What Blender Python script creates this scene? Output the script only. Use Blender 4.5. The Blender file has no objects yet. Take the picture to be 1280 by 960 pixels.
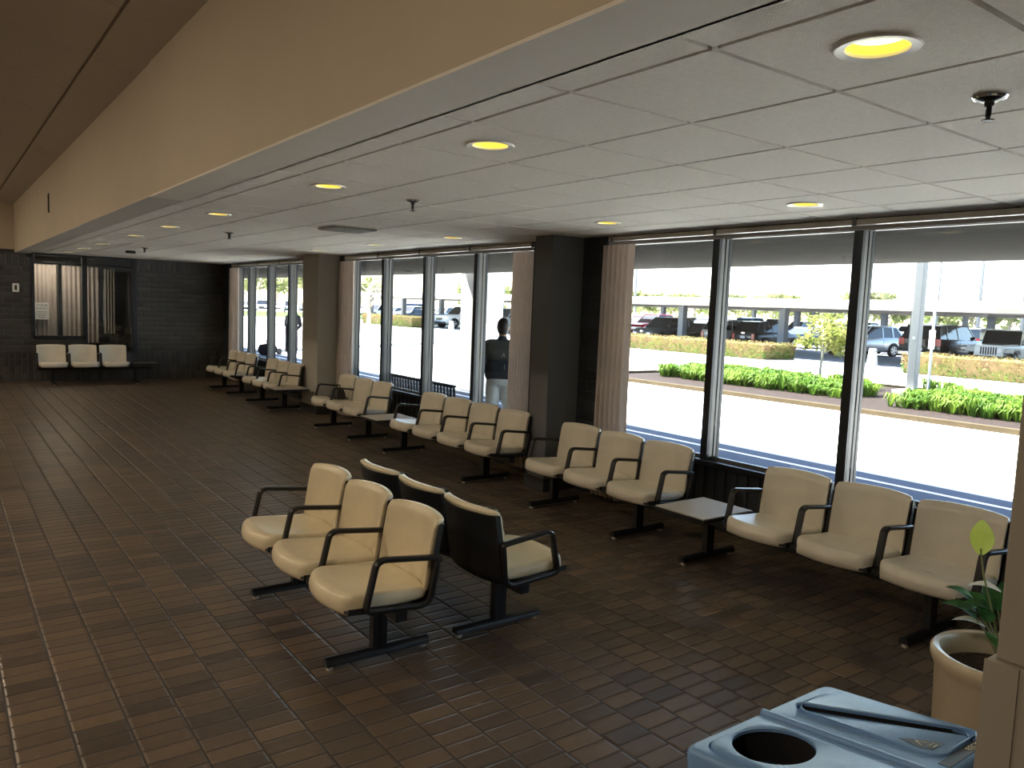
import bpy, bmesh, math, random
from mathutils import Vector, Matrix
R = math.radians
PI = math.pi
random.seed(7)
scn = bpy.context.scene
COL = scn.collection

# ------------------------------------------------------------------ materials
def nodes_of(name):
    m = bpy.data.materials.new(name)
    m.use_nodes = True
    nt = m.node_tree
    return m, nt, nt.nodes['Principled BSDF']

def mat(name, col, rough=.5, metal=0., var=0., scale=8., bump=0., bscale=60., spec=.5, coat=0., emit=None, estr=0.):
    m, nt, b = nodes_of(name)
    b.inputs['Base Color'].default_value = (*col, 1)
    b.inputs['Roughness'].default_value = rough
    b.inputs['Metallic'].default_value = metal
    b.inputs['Specular IOR Level'].default_value = spec
    b.inputs['Coat Weight'].default_value = coat
    if emit:
        b.inputs['Emission Color'].default_value = (*emit, 1)
        b.inputs['Emission Strength'].default_value = estr
    tc = nt.nodes.new('ShaderNodeTexCoord')
    if var > 0:
        n = nt.nodes.new('ShaderNodeTexNoise'); n.inputs['Scale'].default_value = scale; n.inputs['Detail'].default_value = 5
        nt.links.new(tc.outputs['Object'], n.inputs['Vector'])
        r = nt.nodes.new('ShaderNodeValToRGB')
        r.color_ramp.elements[0].position = .3; r.color_ramp.elements[1].position = .7
        r.color_ramp.elements[0].color = (*[max(0, c*(1-var)) for c in col], 1)
        r.color_ramp.elements[1].color = (*[min(1, c*(1+var)) for c in col], 1)
        nt.links.new(n.outputs['Fac'], r.inputs['Fac']); nt.links.new(r.outputs['Color'], b.inputs['Base Color'])
    if bump > 0:
        n2 = nt.nodes.new('ShaderNodeTexNoise'); n2.inputs['Scale'].default_value = bscale; n2.inputs['Detail'].default_value = 3
        nt.links.new(tc.outputs['Object'], n2.inputs['Vector'])
        bp = nt.nodes.new('ShaderNodeBump'); bp.inputs['Strength'].default_value = bump; bp.inputs['Distance'].default_value = .01
        nt.links.new(n2.outputs['Fac'], bp.inputs['Height']); nt.links.new(bp.outputs['Normal'], b.inputs['Normal'])
    return m

def leaf_mat(name, c0, c1, scale=3.):
    m, nt, b = nodes_of(name)
    tc = nt.nodes.new('ShaderNodeTexCoord')
    n = nt.nodes.new('ShaderNodeTexNoise'); n.inputs['Scale'].default_value = scale
    nt.links.new(tc.outputs['Object'], n.inputs['Vector'])
    r = nt.nodes.new('ShaderNodeValToRGB')
    r.color_ramp.elements[0].position = .38; r.color_ramp.elements[1].position = .62
    r.color_ramp.elements[0].color = (*c0, 1); r.color_ramp.elements[1].color = (*c1, 1)
    nt.links.new(n.outputs['Fac'], r.inputs['Fac']); nt.links.new(r.outputs['Color'], b.inputs['Base Color'])
    b.inputs['Roughness'].default_value = .6; b.inputs['Specular IOR Level'].default_value = .15
    tr = nt.nodes.new('ShaderNodeBsdfTranslucent'); nt.links.new(r.outputs['Color'], tr.inputs['Color'])
    mx = nt.nodes.new('ShaderNodeMixShader'); mx.inputs[0].default_value = .35
    nt.links.new(b.outputs[0], mx.inputs[1]); nt.links.new(tr.outputs[0], mx.inputs[2])
    nt.links.new(mx.outputs[0], nt.nodes['Material Output'].inputs['Surface'])
    return m

def glass_mat(name, tint=(.93, .96, .96), k=1.0):
    m, nt, b = nodes_of(name)
    nt.nodes.remove(b)
    t = nt.nodes.new('ShaderNodeBsdfTransparent'); t.inputs[0].default_value = (*tint, 1)
    g = nt.nodes.new('ShaderNodeBsdfGlossy'); g.inputs['Roughness'].default_value = .01
    f = nt.nodes.new('ShaderNodeLayerWeight'); f.inputs[0].default_value = .5
    p5 = mnode(nt, 'POWER', f.outputs['Facing'], 5.0)
    mu = nt.nodes.new('ShaderNodeMath'); mu.operation = 'MULTIPLY_ADD'; mu.inputs[1].default_value = .65*k; mu.inputs[2].default_value = .035*k
    mu.use_clamp = True
    nt.links.new(p5, mu.inputs[0])
    mx = nt.nodes.new('ShaderNodeMixShader')
    nt.links.new(mu.outputs[0], mx.inputs[0]); nt.links.new(t.outputs[0], mx.inputs[1]); nt.links.new(g.outputs[0], mx.inputs[2])
    nt.links.new(mx.outputs[0], nt.nodes['Material Output'].inputs['Surface'])
    return m

def mnode(nt, op, a, b=None):
    n = nt.nodes.new('ShaderNodeMath'); n.operation = op
    for i, v in enumerate((a, b)):
        if v is None: continue
        if isinstance(v, (int, float)): n.inputs[i].default_value = v
        else: nt.links.new(v, n.inputs[i])
    return n.outputs[0]

def tile_mat(name, tu, tv, axes, cols, grout, rough, gw=.006, stagger='rand', soldier=None, bumpd=.004, blotch=.25):
    """brick / quarry tile pattern: tu = size along u, tv = size along v; columns (u) carry their own v offset"""
    m, nt, b = nodes_of(name)
    tc = nt.nodes.new('ShaderNodeTexCoord'); sp = nt.nodes.new('ShaderNodeSeparateXYZ')
    nt.links.new(tc.outputs['Object'], sp.inputs[0])
    U, V = sp.outputs[axes[0]], sp.outputs[axes[1]]
    if soldier:
        # rows above/below the soldier limits are laid upright: swap u and v there
        z0, z1 = soldier
        up = mnode(nt, 'GREATER_THAN', U, z1); lo = mnode(nt, 'LESS_THAN', U, z0)
        sw = mnode(nt, 'MAXIMUM', up, lo)
        inv = mnode(nt, 'SUBTRACT', 1.0, sw)
        U2 = mnode(nt, 'ADD', mnode(nt, 'MULTIPLY', U, inv), mnode(nt, 'MULTIPLY', V, sw))
        V2 = mnode(nt, 'ADD', mnode(nt, 'MULTIPLY', V, inv), mnode(nt, 'MULTIPLY', U, sw))
        U, V = U2, V2
    u = mnode(nt, 'DIVIDE', U, tu); iu = mnode(nt, 'FLOOR', u); fu = mnode(nt, 'FRACT', u)
    if stagger == 'rand':
        wn = nt.nodes.new('ShaderNodeTexWhiteNoise'); wn.noise_dimensions = '1D'; nt.links.new(iu, wn.inputs['W'])
        off = mnode(nt, 'MULTIPLY', wn.outputs['Value'], .9)
    else:
        off = mnode(nt, 'MULTIPLY', mnode(nt, 'MODULO', mnode(nt, 'ABSOLUTE', iu), 2.0), .5)
    v = mnode(nt, 'ADD', mnode(nt, 'DIVIDE', V, tv), off); iv = mnode(nt, 'FLOOR', v); fv = mnode(nt, 'FRACT', v)
    def edge(fr, size):
        d = mnode(nt, 'MULTIPLY', mnode(nt, 'MINIMUM', fr, mnode(nt, 'SUBTRACT', 1.0, fr)), size)
        return d
    d = mnode(nt, 'MINIMUM', edge(fu, tu), edge(fv, tv))
    ss = nt.nodes.new('ShaderNodeMapRange'); ss.interpolation_type = 'SMOOTHSTEP'
    ss.inputs['From Min'].default_value = gw*.4; ss.inputs['From Max'].default_value = gw
    nt.links.new(d, ss.inputs['Value'])
    cx = nt.nodes.new('ShaderNodeCombineXYZ'); nt.links.new(iu, cx.inputs[0]); nt.links.new(iv, cx.inputs[1])
    w2 = nt.nodes.new('ShaderNodeTexWhiteNoise'); w2.noise_dimensions = '2D'; nt.links.new(cx.outputs[0], w2.inputs['Vector'])
    big = nt.nodes.new('ShaderNodeTexNoise'); big.inputs['Scale'].default_value = 1.1; big.inputs['Detail'].default_value = 3
    nt.links.new(tc.outputs['Object'], big.inputs['Vector'])
    fac = mnode(nt, 'ADD', mnode(nt, 'MULTIPLY', w2.outputs['Value'], 1-blotch), mnode(nt, 'MULTIPLY', big.outputs['Fac'], blotch))
    r = nt.nodes.new('ShaderNodeValToRGB')
    r.color_ramp.elements[0].color = (*cols[0], 1); r.color_ramp.elements[1].color = (*cols[-1], 1)
    for k in range(1, len(cols)-1):
        e = r.color_ramp.elements.new(k/(len(cols)-1)); e.color = (*cols[k], 1)
    nt.links.new(fac, r.inputs['Fac'])
    fine = nt.nodes.new('ShaderNodeTexNoise'); fine.inputs['Scale'].default_value = 28; fine.inputs['Detail'].default_value = 4
    nt.links.new(tc.outputs['Object'], fine.inputs['Vector'])
    hs = nt.nodes.new('ShaderNodeHueSaturation'); nt.links.new(r.outputs['Color'], hs.inputs['Color'])
    nt.links.new(mnode(nt, 'ADD', mnode(nt, 'MULTIPLY', fine.outputs['Fac'], .6), .7), hs.inputs['Value'])
    mx = nt.nodes.new('ShaderNodeMix'); mx.data_type = 'RGBA'
    mx.inputs['A'].default_value = (*grout, 1)
    nt.links.new(ss.outputs[0], mx.inputs['Factor']); nt.links.new(hs.outputs['Color'], mx.inputs['B'])
    nt.links.new(mx.outputs['Result'], b.inputs['Base Color'])
    rr = mnode(nt, 'ADD', mnode(nt, 'MULTIPLY', fine.outputs['Fac'], .22), rough-.1)
    rr = mnode(nt, 'ADD', mnode(nt, 'MULTIPLY', mnode(nt, 'SUBTRACT', 1.0, ss.outputs[0]), .4), rr)
    nt.links.new(rr, b.inputs['Roughness'])
    # rounded tile faces, each tilted a little
    s2 = nt.nodes.new('ShaderNodeMapRange'); s2.interpolation_type = 'SMOOTHSTEP'
    s2.inputs['From Min'].default_value = gw*.4; s2.inputs['From Max'].default_value = gw*2.6
    nt.links.new(d, s2.inputs['Value'])
    tilt = mnode(nt, 'MULTIPLY', mnode(nt, 'MULTIPLY', mnode(nt, 'SUBTRACT', w2.outputs['Value'], .5), fv), .5)
    hgt = mnode(nt, 'ADD', mnode(nt, 'ADD', s2.outputs[0], tilt), mnode(nt, 'MULTIPLY', fine.outputs['Fac'], .18))
    bp = nt.nodes.new('ShaderNodeBump'); bp.inputs['Strength'].default_value = .8; bp.inputs['Distance'].default_value = bumpd
    nt.links.new(hgt, bp.inputs['Height']); nt.links.new(bp.outputs['Normal'], b.inputs['Normal'])
    return m

M = {}
M['floor'] = tile_mat('quarry_tile', .2, .1, ('X', 'Y'), [(.05, .04, .033), (.095, .07, .051), (.125, .09, .062), (.17, .118, .075)], (.035, .03, .026), .36, gw=.006)
M['brick'] = tile_mat('dark_brick', .1, .3, ('Z', 'X'), [(.022, .021, .022), (.034, .032, .031), (.062, .056, .05)], (.075, .07, .064), .5, gw=.008, stagger='half', soldier=(.57, 2.22))
M['brick_side'] = tile_mat('dark_brick_side', .1, .3, ('Z', 'Y'), [(.016, .02, .028), (.022, .027, .037), (.034, .038, .047)], (.05, .055, .063), .5, gw=.006, stagger='half', soldier=(.1, 2.22))
M['tile'] = mat('ceiling_tile', (.82, .79, .73), .9, var=.04, scale=40, bump=.5, bscale=220)
M['tbar'] = mat('ceiling_grid', (.34, .33, .31), .55)
M['cap'] = mat('cream_soffit_trim', (.56, .54, .5), .8)
M['steel_trim'] = mat('grey_soffit_trim', (.74, .71, .65), .75)
M['beige'] = mat('beige_wall', (.5, .435, .34), .75, var=.03, scale=2, bump=.15, bscale=300)
M['upper'] = mat('upper_ceiling', (.5, .46, .41), .9, bump=.3, bscale=200)
M['pillar'] = mat('taupe_paint', (.3, .27, .225), .7, bump=.06, bscale=260)
M['col_dark'] = mat('dark_grey_paint', (.12, .125, .135), .6)
M['col_grey'] = mat('grey_paint', (.42, .4, .36), .7)
M['base'] = mat('dark_baseboard', (.03, .03, .033), .5)
M['bronze'] = mat('bronze_anodised', (.022, .026, .034), .35, metal=.3)
M['alu'] = mat('aluminium', (.13, .13, .13), .4, metal=.5)
M['panel'] = mat('dark_fluted_panel', (.03, .034, .042), .5)
M['track'] = mat('curtain_track', (.62, .6, .55), .4)
M['drape'] = mat('taupe_drape', (.5, .43, .38), .85, var=.08, scale=5)
nt_ = M['drape'].node_tree; tr_ = nt_.nodes.new('ShaderNodeBsdfTranslucent'); tr_.inputs[0].default_value = (.5, .4, .34, 1)
mx_ = nt_.nodes.new('ShaderNodeMixShader'); mx_.inputs[0].default_value = .2
nt_.links.new(nt_.nodes['Principled BSDF'].outputs[0], mx_.inputs[1]); nt_.links.new(tr_.outputs[0], mx_.inputs[2])
nt_.links.new(mx_.outputs[0], nt_.nodes['Material Output'].inputs['Surface'])
M['glass'] = glass_mat('window_glass')
M['glass_in'] = glass_mat('interior_glass', (.92, .93, .94), 1.4)
M['vinyl'] = mat('cream_vinyl', (.7, .61, .44), .3, var=.05, scale=7, bump=.08, bscale=90)
M['vinyl2'] = mat('pale_cream_vinyl', (.64, .59, .5), .34, var=.05, scale=7, bump=.08, bscale=90)
M['shell'] = mat('black_shell', (.014, .015, .018), .42, bump=.1, bscale=200)
M['blackmetal'] = mat('black_metal', (.013, .014, .017), .33, metal=.2)
M['glide'] = mat('pale_glide', (.55, .52, .46), .5)
M['laminate'] = mat('cream_laminate', (.4, .36, .3), .55)
M['laminate_dark'] = mat('dark_laminate', (.05, .045, .04), .35)
M['white'] = mat('white_enamel', (.75, .74, .7), .4)
M['gold'] = mat('golden_reflector', (.8, .58, .13), .3, emit=(1, .72, .1), estr=.1)
M['lens'] = mat('lamp_lens', (1, .95, .6), .4, emit=(1, .88, .3), estr=.5)
M['chrome'] = mat('bright_chrome', (.85, .85, .85), .15, metal=1)
M['vent'] = mat('grey_vent', (.32, .31, .29), .5)
M['blue'] = mat('blue_plastic', (.15, .29, .56), .26, bump=.15, bscale=350, var=.06, scale=6)
M['bluedark'] = mat('dark_blue_plastic', (.012, .02, .06), .4)
M['void'] = mat('dark_inside', (.004, .004, .006), .9)
M['label'] = mat('dark_label', (.03, .03, .028), .5)
M['letter'] = mat('pale_lettering', (.6, .57, .5), .6)
M['pot'] = mat('cream_ceramic', (.52, .44, .32), .3, var=.04, scale=4)
M['soil'] = mat('potting_soil', (.04, .028, .018), .95, var=.4, scale=40, bump=1, bscale=60)
M['plantleaf'] = leaf_mat('plant_leaf', (.03, .1, .03), (.07, .2, .05), 9)
M['spathe'] = leaf_mat('yellow_green_leaf', (.42, .5, .09), (.5, .58, .13), 14)
M['whitebloom'] = mat('white_petal', (.7, .72, .7), .5)
M['stem'] = mat('plant_stem', (.2, .22, .09), .6)
# outside
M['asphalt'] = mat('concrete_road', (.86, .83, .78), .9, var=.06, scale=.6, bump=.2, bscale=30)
M['apron_shade'] = mat('shade_toned_apron', (.075, .092, .125), .9, var=.06, scale=1.5, spec=.1)  # shade under the overhang is put into this dark bluish colour
M['walk'] = mat('pale_pavement', (.8, .76, .7), .9, var=.04, scale=.5)
M['lot'] = mat('parking_asphalt', (.2, .21, .23), .9, var=.08, scale=.8)
M['kerb'] = mat('tan_kerb', (.07, .052, .03), .9, var=.15, scale=3, spec=.1)
M['redkerb'] = mat('red_painted_kerb', (.4, .09, .07), .7)
M['mulch'] = mat('brown_mulch', (.03, .021, .018), .95, spec=.1, var=.4, scale=14, bump=1, bscale=25)
M['grass'] = mat('lawn', (.06, .11, .02), .9, spec=.1, var=.25, scale=.4)
M['line'] = mat('white_road_paint', (.8, .8, .78), .7)
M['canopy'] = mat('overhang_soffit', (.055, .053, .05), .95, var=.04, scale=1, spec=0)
M['fascia'] = mat('white_fascia', (.78, .77, .74), .6)
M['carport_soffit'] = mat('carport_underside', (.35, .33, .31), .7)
M['steelcol'] = mat('grey_steel_column', (.16, .18, .21), .6)
M['poleg'] = mat('grey_lamp_pole', (.17, .17, .165), .6)
M['signback'] = mat('grey_sign_back', (.4, .42, .43), .5)
M['concrete'] = mat('pale_concrete', (.68, .64, .57), .85, var=.06, scale=4)
M['pylon'] = mat('white_concrete', (.92, .9, .86), .7)
M['pylon_grey'] = mat('grey_concrete_facet', (.55, .53, .49), .7)
M['daylily'] = leaf_mat('daylily_leaf', (.085, .17, .02), (.18, .27, .035), 1.2)
M['hedge_y'] = leaf_mat('hedge_new_growth', (.2, .18, .06), (.22, .15, .075), 1.5)
M['hedge_g'] = leaf_mat('hedge_leaf', (.07, .15, .03), (.13, .21, .045), 2)
M['treeleaf'] = leaf_mat('spring_leaf', (.17, .2, .04), (.29, .27, .085), 2)
M['fartree'] = leaf_mat('far_tree_leaf', (.15, .18, .06), (.25, .25, .12), .35)
M['bark'] = mat('pale_bark', (.3, .26, .21), .9, var=.2, scale=20)
M['rubber'] = mat('tyre_rubber', (.012, .012, .013), .8)
M['rim'] = mat('alloy_rim', (.45, .46, .48), .35, metal=.7)
M['carglass'] = mat('car_window', (.012, .016, .022), .08, spec=.8)
M['plastic'] = mat('black_trim', (.015, .015, .017), .55)
M['headlamp'] = mat('headlamp_glass', (.7, .72, .75), .12)
M['taillamp'] = mat('tail_lamp_glass', (.3, .008, .01), .2)
M['plate'] = mat('number_plate', (.75, .77, .8), .5)
M['skin'] = mat('skin', (.42, .26, .18), .55)
M['hair'] = mat('dark_hair', (.012, .01, .009), .6)
M['jacket'] = mat('navy_jacket', (.025, .036, .052), .75, var=.15, scale=6)
M['jacket_grey'] = mat('dark_grey_yoke', (.085, .095, .095), .75)
M['trousers'] = mat('light_grey_trousers', (.75, .78, .8), .8, var=.08, scale=8)
M['darkclothes'] = mat('dark_work_clothes', (.009, .009, .011), .95, spec=.05, var=.2, scale=5)
M['phone'] = mat('black_phone', (.01, .01, .012), .2)
M['paper'] = mat('poster_paper', (.7, .69, .66), .8)
M['benchmetal'] = mat('dark_bench_metal', (.02, .022, .026), .45)
def paint(name, col, metal=.3):
    k = 'paint_' + name
    if k not in M: M[k] = mat(name + '_car_paint', col, .28, metal=metal, coat=.6)
    return M[k]

# ------------------------------------------------------------------ mesh helpers
class MB:
    def __init__(s): s.bm = bmesh.new()
    def face(s, vs):
        try: return s.bm.faces.new(vs)
        except ValueError: return None
    def poly(s, pts): return s.face([s.bm.verts.new(p) for p in pts])
    def box(s, lo, hi, mtx=None):
        x0, y0, z0 = lo; x1, y1, z1 = hi
        P = [Vector(p) for p in ((x0,y0,z0),(x1,y0,z0),(x1,y1,z0),(x0,y1,z0),(x0,y0,z1),(x1,y0,z1),(x1,y1,z1),(x0,y1,z1))]
        if mtx: P = [mtx @ p for p in P]
        v = [s.bm.verts.new(p) for p in P]
        for f in ((0,3,2,1),(4,5,6,7),(0,1,5,4),(1,2,6,5),(2,3,7,6),(3,0,4,7)): s.face([v[i] for i in f])
        return s
    def cbox(s, c, size, mtx=None):
        return s.box([c[i]-size[i]/2 for i in range(3)], [c[i]+size[i]/2 for i in range(3)], mtx)
    def prism(s, pts, d):
        """polygon pts (3d) extruded by vector d"""
        a = [s.bm.verts.new(p) for p in pts]; b = [s.bm.verts.new(Vector(p)+Vector(d)) for p in pts]
        n = len(a); s.face(a[::-1]); s.face(b)
        for i in range(n): s.face([a[i], a[(i+1)%n], b[(i+1)%n], b[i]])
        return s
    def rings(s, rings, closed_ring=True, caps=True, loop=False):
        V = [[s.bm.verts.new(p) for p in r] for r in rings]
        n = len(V[0])
        K = len(V) if loop else len(V)-1
        for k in range(K):
            A, B = V[k], V[(k+1) % len(V)]
            for i in range(n if closed_ring else n-1):
                s.face([A[i], A[(i+1)%n], B[(i+1)%n], B[i]])
        if caps and not loop and closed_ring:
            s.face(V[0][::-1]); s.face(V[-1])
        return V
    def tube(s, path, r, n=8, caps=True):
        path = [Vector(p) for p in path]
        rr = r if isinstance(r, (list, tuple)) else [r]*len(path)
        rings = []; up = None
        for i, p in enumerate(path):
            t = (path[min(i+1, len(path)-1)] - path[max(i-1, 0)]).normalized()
            if up is None: up = Vector((0,0,1)) if abs(t.z) < .9 else Vector((1,0,0))
            a = t.cross(up).normalized(); b2 = a.cross(t).normalized(); up = b2
            rings.append([p + (a*math.cos(2*PI*k/n) + b2*math.sin(2*PI*k/n))*rr[i] for k in range(n)])
        s.rings(rings, caps=caps); return s
    def lathe(s, prof, c=(0,0,0), n=24, axis='Z', caps=False):
        rings = []
        for r, h in prof:
            ring = []
            for k in range(n):
                a = 2*PI*k/n; x, y = r*math.cos(a), r*math.sin(a)
                p = (x, y, h) if axis == 'Z' else ((x, h, y) if axis == 'Y' else (h, x, y))
                ring.append(Vector(c)+Vector(p))
            rings.append(ring)
        s.rings(rings, caps=caps); return s
    def sheet(s, fn, nu, nv):
        V = [[s.bm.verts.new(fn(i/nu, j/nv)) for j in range(nv+1)] for i in range(nu+1)]
        for i in range(nu):
            for j in range(nv): s.face([V[i][j], V[i+1][j], V[i+1][j+1], V[i][j+1]])
        return V
    def slab(s, fn, nu, nv):
        """closed thick sheet: fn(a,b,h), a,b in 0..1, h in {0,1}"""
        T = s.sheet(lambda a, b: fn(a, b, 1), nu, nv); B = s.sheet(lambda a, b: fn(a, b, 0), nu, nv)
        for i in range(nu):
            s.face([T[i][0], B[i][0], B[i+1][0], T[i+1][0]]); s.face([T[i][nv], T[i+1][nv], B[i+1][nv], B[i][nv]])
        for j in range(nv):
            s.face([T[0][j], T[0][j+1], B[0][j+1], B[0][j]]); s.face([T[nu][j], B[nu][j], B[nu][j+1], T[nu][j+1]])
        return s
    def build(s, name, m, parent=None, smooth=False, bevel=0, seg=2, subsurf=0, merge=0, recalc=True):
        if merge: bmesh.ops.remove_doubles(s.bm, verts=s.bm.verts, dist=merge)
        if recalc: bmesh.ops.recalc_face_normals(s.bm, faces=s.bm.faces)
        me = bpy.data.meshes.new(name); s.bm.to_mesh(me); s.bm.free()
        me.materials.append(m)
        if smooth:
            me.polygons.foreach_set('use_smooth', [True]*len(me.polygons))
            if smooth != 'full':
                me.set_sharp_from_angle(angle=R(40))
        o = bpy.data.objects.new(name, me); COL.objects.link(o)
        if parent: o.parent = parent
        if bevel:
            b = o.modifiers.new('bevel', 'BEVEL'); b.width = bevel; b.segments = seg; b.limit_method = 'ANGLE'; b.angle_limit = R(35)
        if subsurf:
            u = o.modifiers.new('sub', 'SUBSURF'); u.levels = subsurf; u.render_levels = subsurf
        return o

def tag(o, label=None, cat=None, group=None, kind=None):
    if label: o['label'] = label
    if cat: o['category'] = cat
    if group: o['group'] = group
    if kind: o['kind'] = kind
    return o
def thing(name, label, cat, loc=(0,0,0), rz=0, group=None):
    o = bpy.data.objects.new(name, None); COL.objects.link(o); o.empty_display_size = .1
    o.location = loc; o.rotation_euler = (0, 0, rz)
    return tag(o, label, cat, group)
def copy_tree(o, parent=None):
    c = o.copy(); COL.objects.link(c)
    if parent: c.parent = parent
    for ch in list(o.children): copy_tree(ch, c)
    return c
def struct(mb, name, m, label=None, cat=None, **k):
    o = mb.build(name, m, **k); o['kind'] = 'structure'
    if label: o['label'] = label
    if cat: o['category'] = cat
    return o
def sempty(name, label, cat):
    o = thing(name, label, cat); o['kind'] = 'structure'; return o

# ================================================================== ROOM
FX0, FX1, FY0, FY1 = -4.5, 5.25, -3.0, 17.6
CZ = 2.472
XW = 5.25                     # window line
struct(MB().box((FX0, FY0, -.1), (5.36, FY1+.3, 0)), 'floor', M['floor'], 'brown quarry tile floor of the waiting hall', 'floor')
# back wall: brick with the interior window opening, plaster above
WX0, WX1, WXM, WZ0, WZ1 = 1.50, 3.32, 2.40, .88, .57
mb = MB(); y0, y1 = FY1, FY1+.14
mb.box((FX0, y0, 0), (WX0, y1, CZ)); mb.box((WX0, y0, 0), (WXM, y1, WZ0)); mb.box((WXM, y0, 0), (WX1, y1, WZ1)); mb.box((WX1, y0, 0), (5.36, y1, CZ+.2))
mb.box((WX0, y0, 2.455), (WX1, y1, CZ+.2)); mb.box((1.26, y0, CZ), (WX0, y1, CZ+.2))
struct(mb, 'wall_back', M['brick'], 'dark brick end wall around the interior window', 'wall')
struct(MB().box((FX0, FY1-.015, CZ-.02), (1.22, FY1+.12, CZ+.03)), 'trim_1', M['base'], 'black strip on top of the dark brick end wall', 'trim')
struct(MB().box((FX0, FY1, CZ+.03), (1.25, FY1+.12, 6)), 'wall_upper_back', M['beige'], 'beige plaster above the dark brick end wall', 'wall')
struct(MB().box((FX0-.12, FY0, 0), (FX0, FY1, 6)), 'wall_left', M['beige'], 'beige wall far to the side of the hall', 'wall')
struct(MB().box((FX0, FY0-.12, 0), (5.36, FY0, 6)), 'wall_front', M['beige'], 'beige wall behind the viewer', 'wall')
# bulkhead in two panels, metal soffit trim below
struct(MB().box((1.235, 6.02, 2.452), (1.33, FY1, 3.6)), 'wall_bulkhead', M['beige'], 'beige bulkhead beyond the panel seam', 'wall')
struct(MB().box((1.228, FY0, 2.448), (1.33, 6.008, 3.6)), 'wall_bulkhead_near', M['beige'], 'beige bulkhead nearer than the panel seam', 'wall')
struct(MB().box((1.229, FY0, 2.436), (1.475, 6.008, 2.448)).box((1.462, FY0, 2.436), (1.475, 6.008, CZ+.03)), 'trim_2', M['steel_trim'], 'grey metal soffit strip under the near bulkhead', 'trim')
struct(MB().box((1.236, 6.02, 2.444), (1.475, FY1, 2.454)).box((1.466, 6.02, 2.444), (1.475, FY1, CZ+.03)), 'trim_3', M['cap'], 'pale soffit strip under the far bulkhead', 'trim')
# sloping upper ceiling with reveal lines
SL = .24
def uz(x): return 3.345 + SL*(1.235-x)
mb = MB()
xs = [1.235, .93, .34, -.25, -.84, -1.43, -2.02, -2.61, -3.2, -3.8, FX0]
ys = [FY0 + 1.178*i for i in range(18)] + [FY1]
for i in range(len(xs)-1):
    for j in range(len(ys)-1):
        xa, xb = xs[i]-(.012 if i else 0), xs[i+1]+.012; ya, yb = ys[j]+.002, ys[j+1]-.002
        mb.prism([(xa, ya, uz(xa)), (xb, ya, uz(xb)), (xb, yb, uz(xb)), (xa, yb, uz(xa))], (0, 0, .03))
mb.prism([(1.33, FY0, uz(1.33)+.02), (FX0, FY0, uz(FX0)+.02), (FX0, FY1, uz(FX0)+.02), (1.33, FY1, uz(1.33)+.02)], (0, 0, .08))
struct(mb, 'ceiling_upper', M['upper'], 'sloping brown panelled ceiling above the bulkhead', 'ceiling')
# lower ceiling: lay-in tiles with dark reveals, holes where downlights sit
T = .589; TX0, TY0 = 1.692, 1.453
KL = (0, 3, 6, 10, 13, 16, 20, 23, 26)
LIGHTS = [(TX0+T*.5, TY0-T*.5+T*k) for k in KL] + [(TX0+T*4.5, TY0-T*.5+T*k) for k in KL] 
RH = .088
mb = MB()
def tile_holed(xa, xb, ya, yb, cx, cy):
    n = 32; O = []; I = []; I2 = []
    for k in range(n):
        a = 2*PI*k/n + .0001; c, s_ = math.cos(a), math.sin(a)
        t = min(((xb-cx) if c > 0 else (xa-cx))/c if abs(c) > 1e-9 else 1e9, ((yb-cy) if s_ > 0 else (ya-cy))/s_ if abs(s_) > 1e-9 else 1e9)
        O.append(mb.bm.verts.new((cx+c*t, cy+s_*t, CZ))); I.append(mb.bm.verts.new((cx+c*RH, cy+s_*RH, CZ))); I2.append(mb.bm.verts.new((cx+c*RH, cy+s_*RH, CZ+.02)))
    for k in range(n):
        k2 = (k+1) % n
        mb.face([O[k], O[k2], I[k2], I[k]]); mb.face([I[k], I[k2], I2[k2], I2[k]])
    # tile corners
    for cxn, cyn in ((xa, ya), (xb, ya), (xb, yb), (xa, yb)):
        cand = sorted(O, key=lambda v: (v.co.x-cxn)**2+(v.co.y-cyn)**2)[:2]
        mb.face([mb.bm.verts.new((cxn, cyn, CZ)), cand[0], cand[1]])
    for (p, q) in (((xa, ya), (xb, ya)), ((xb, ya), (xb, yb)), ((xb, yb), (xa, yb)), ((xa, yb), (xa, ya))):
        mb.poly([(*p, CZ), (*q, CZ), (*q, CZ+.03), (*p, CZ+.03)])
g = .0095
xedges = [1.475] + [TX0+T*i for i in range(6)] + [5.15]
nj0 = int((FY0-TY0)/T)-1
yedges = [TY0+T*j for j in range(nj0, 29)]
yedges = [y for y in yedges if y > FY0+.05 and y < FY1-.05]; yedges = [FY0] + yedges + [FY1]
for i in range(len(xedges)-1):
    for j in range(len(yedges)-1):
        xa, xb = xedges[i]+(g if i else 0), xedges[i+1]-(g if i < len(xedges)-2 else 0); ya, yb = yedges[j]+g, yedges[j+1]-g
        hit = [l for l in LIGHTS if xa < l[0] < xb and ya < l[1] < yb]
        if hit: tile_holed(xa, xb, ya, yb, *hit[0])
        else:
            mb.box((xa, ya, CZ), (xb, yb, CZ+.03))
ceil = struct(mb, 'ceiling', M['tile'], 'lay-in tile ceiling over the window seats', 'ceiling')
mb = MB()
for y in yedges[1:-1]: mb.box((1.475, y-.012, CZ+.028), (5.15, y+.012, CZ+.045))
for x in xedges[1:-1]: mb.box((x-.012, FY0, CZ+.028), (x+.012, FY1, CZ+.03))
gr = mb.build('ceiling_grid', M['tbar'], parent=ceil)
struct(MB().box((1.3, FY0, CZ+.16), (5.5, FY1, CZ+.24)), 'ceiling_deck', M['base'], 'structural deck hidden above the lay-in ceiling', 'ceiling')
struct(MB().box((5.15, FY0, CZ-.02), (5.36, FY1, CZ+.17)), 'trim_4', M['bronze'], 'dark header band above the windows', 'trim')

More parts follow.
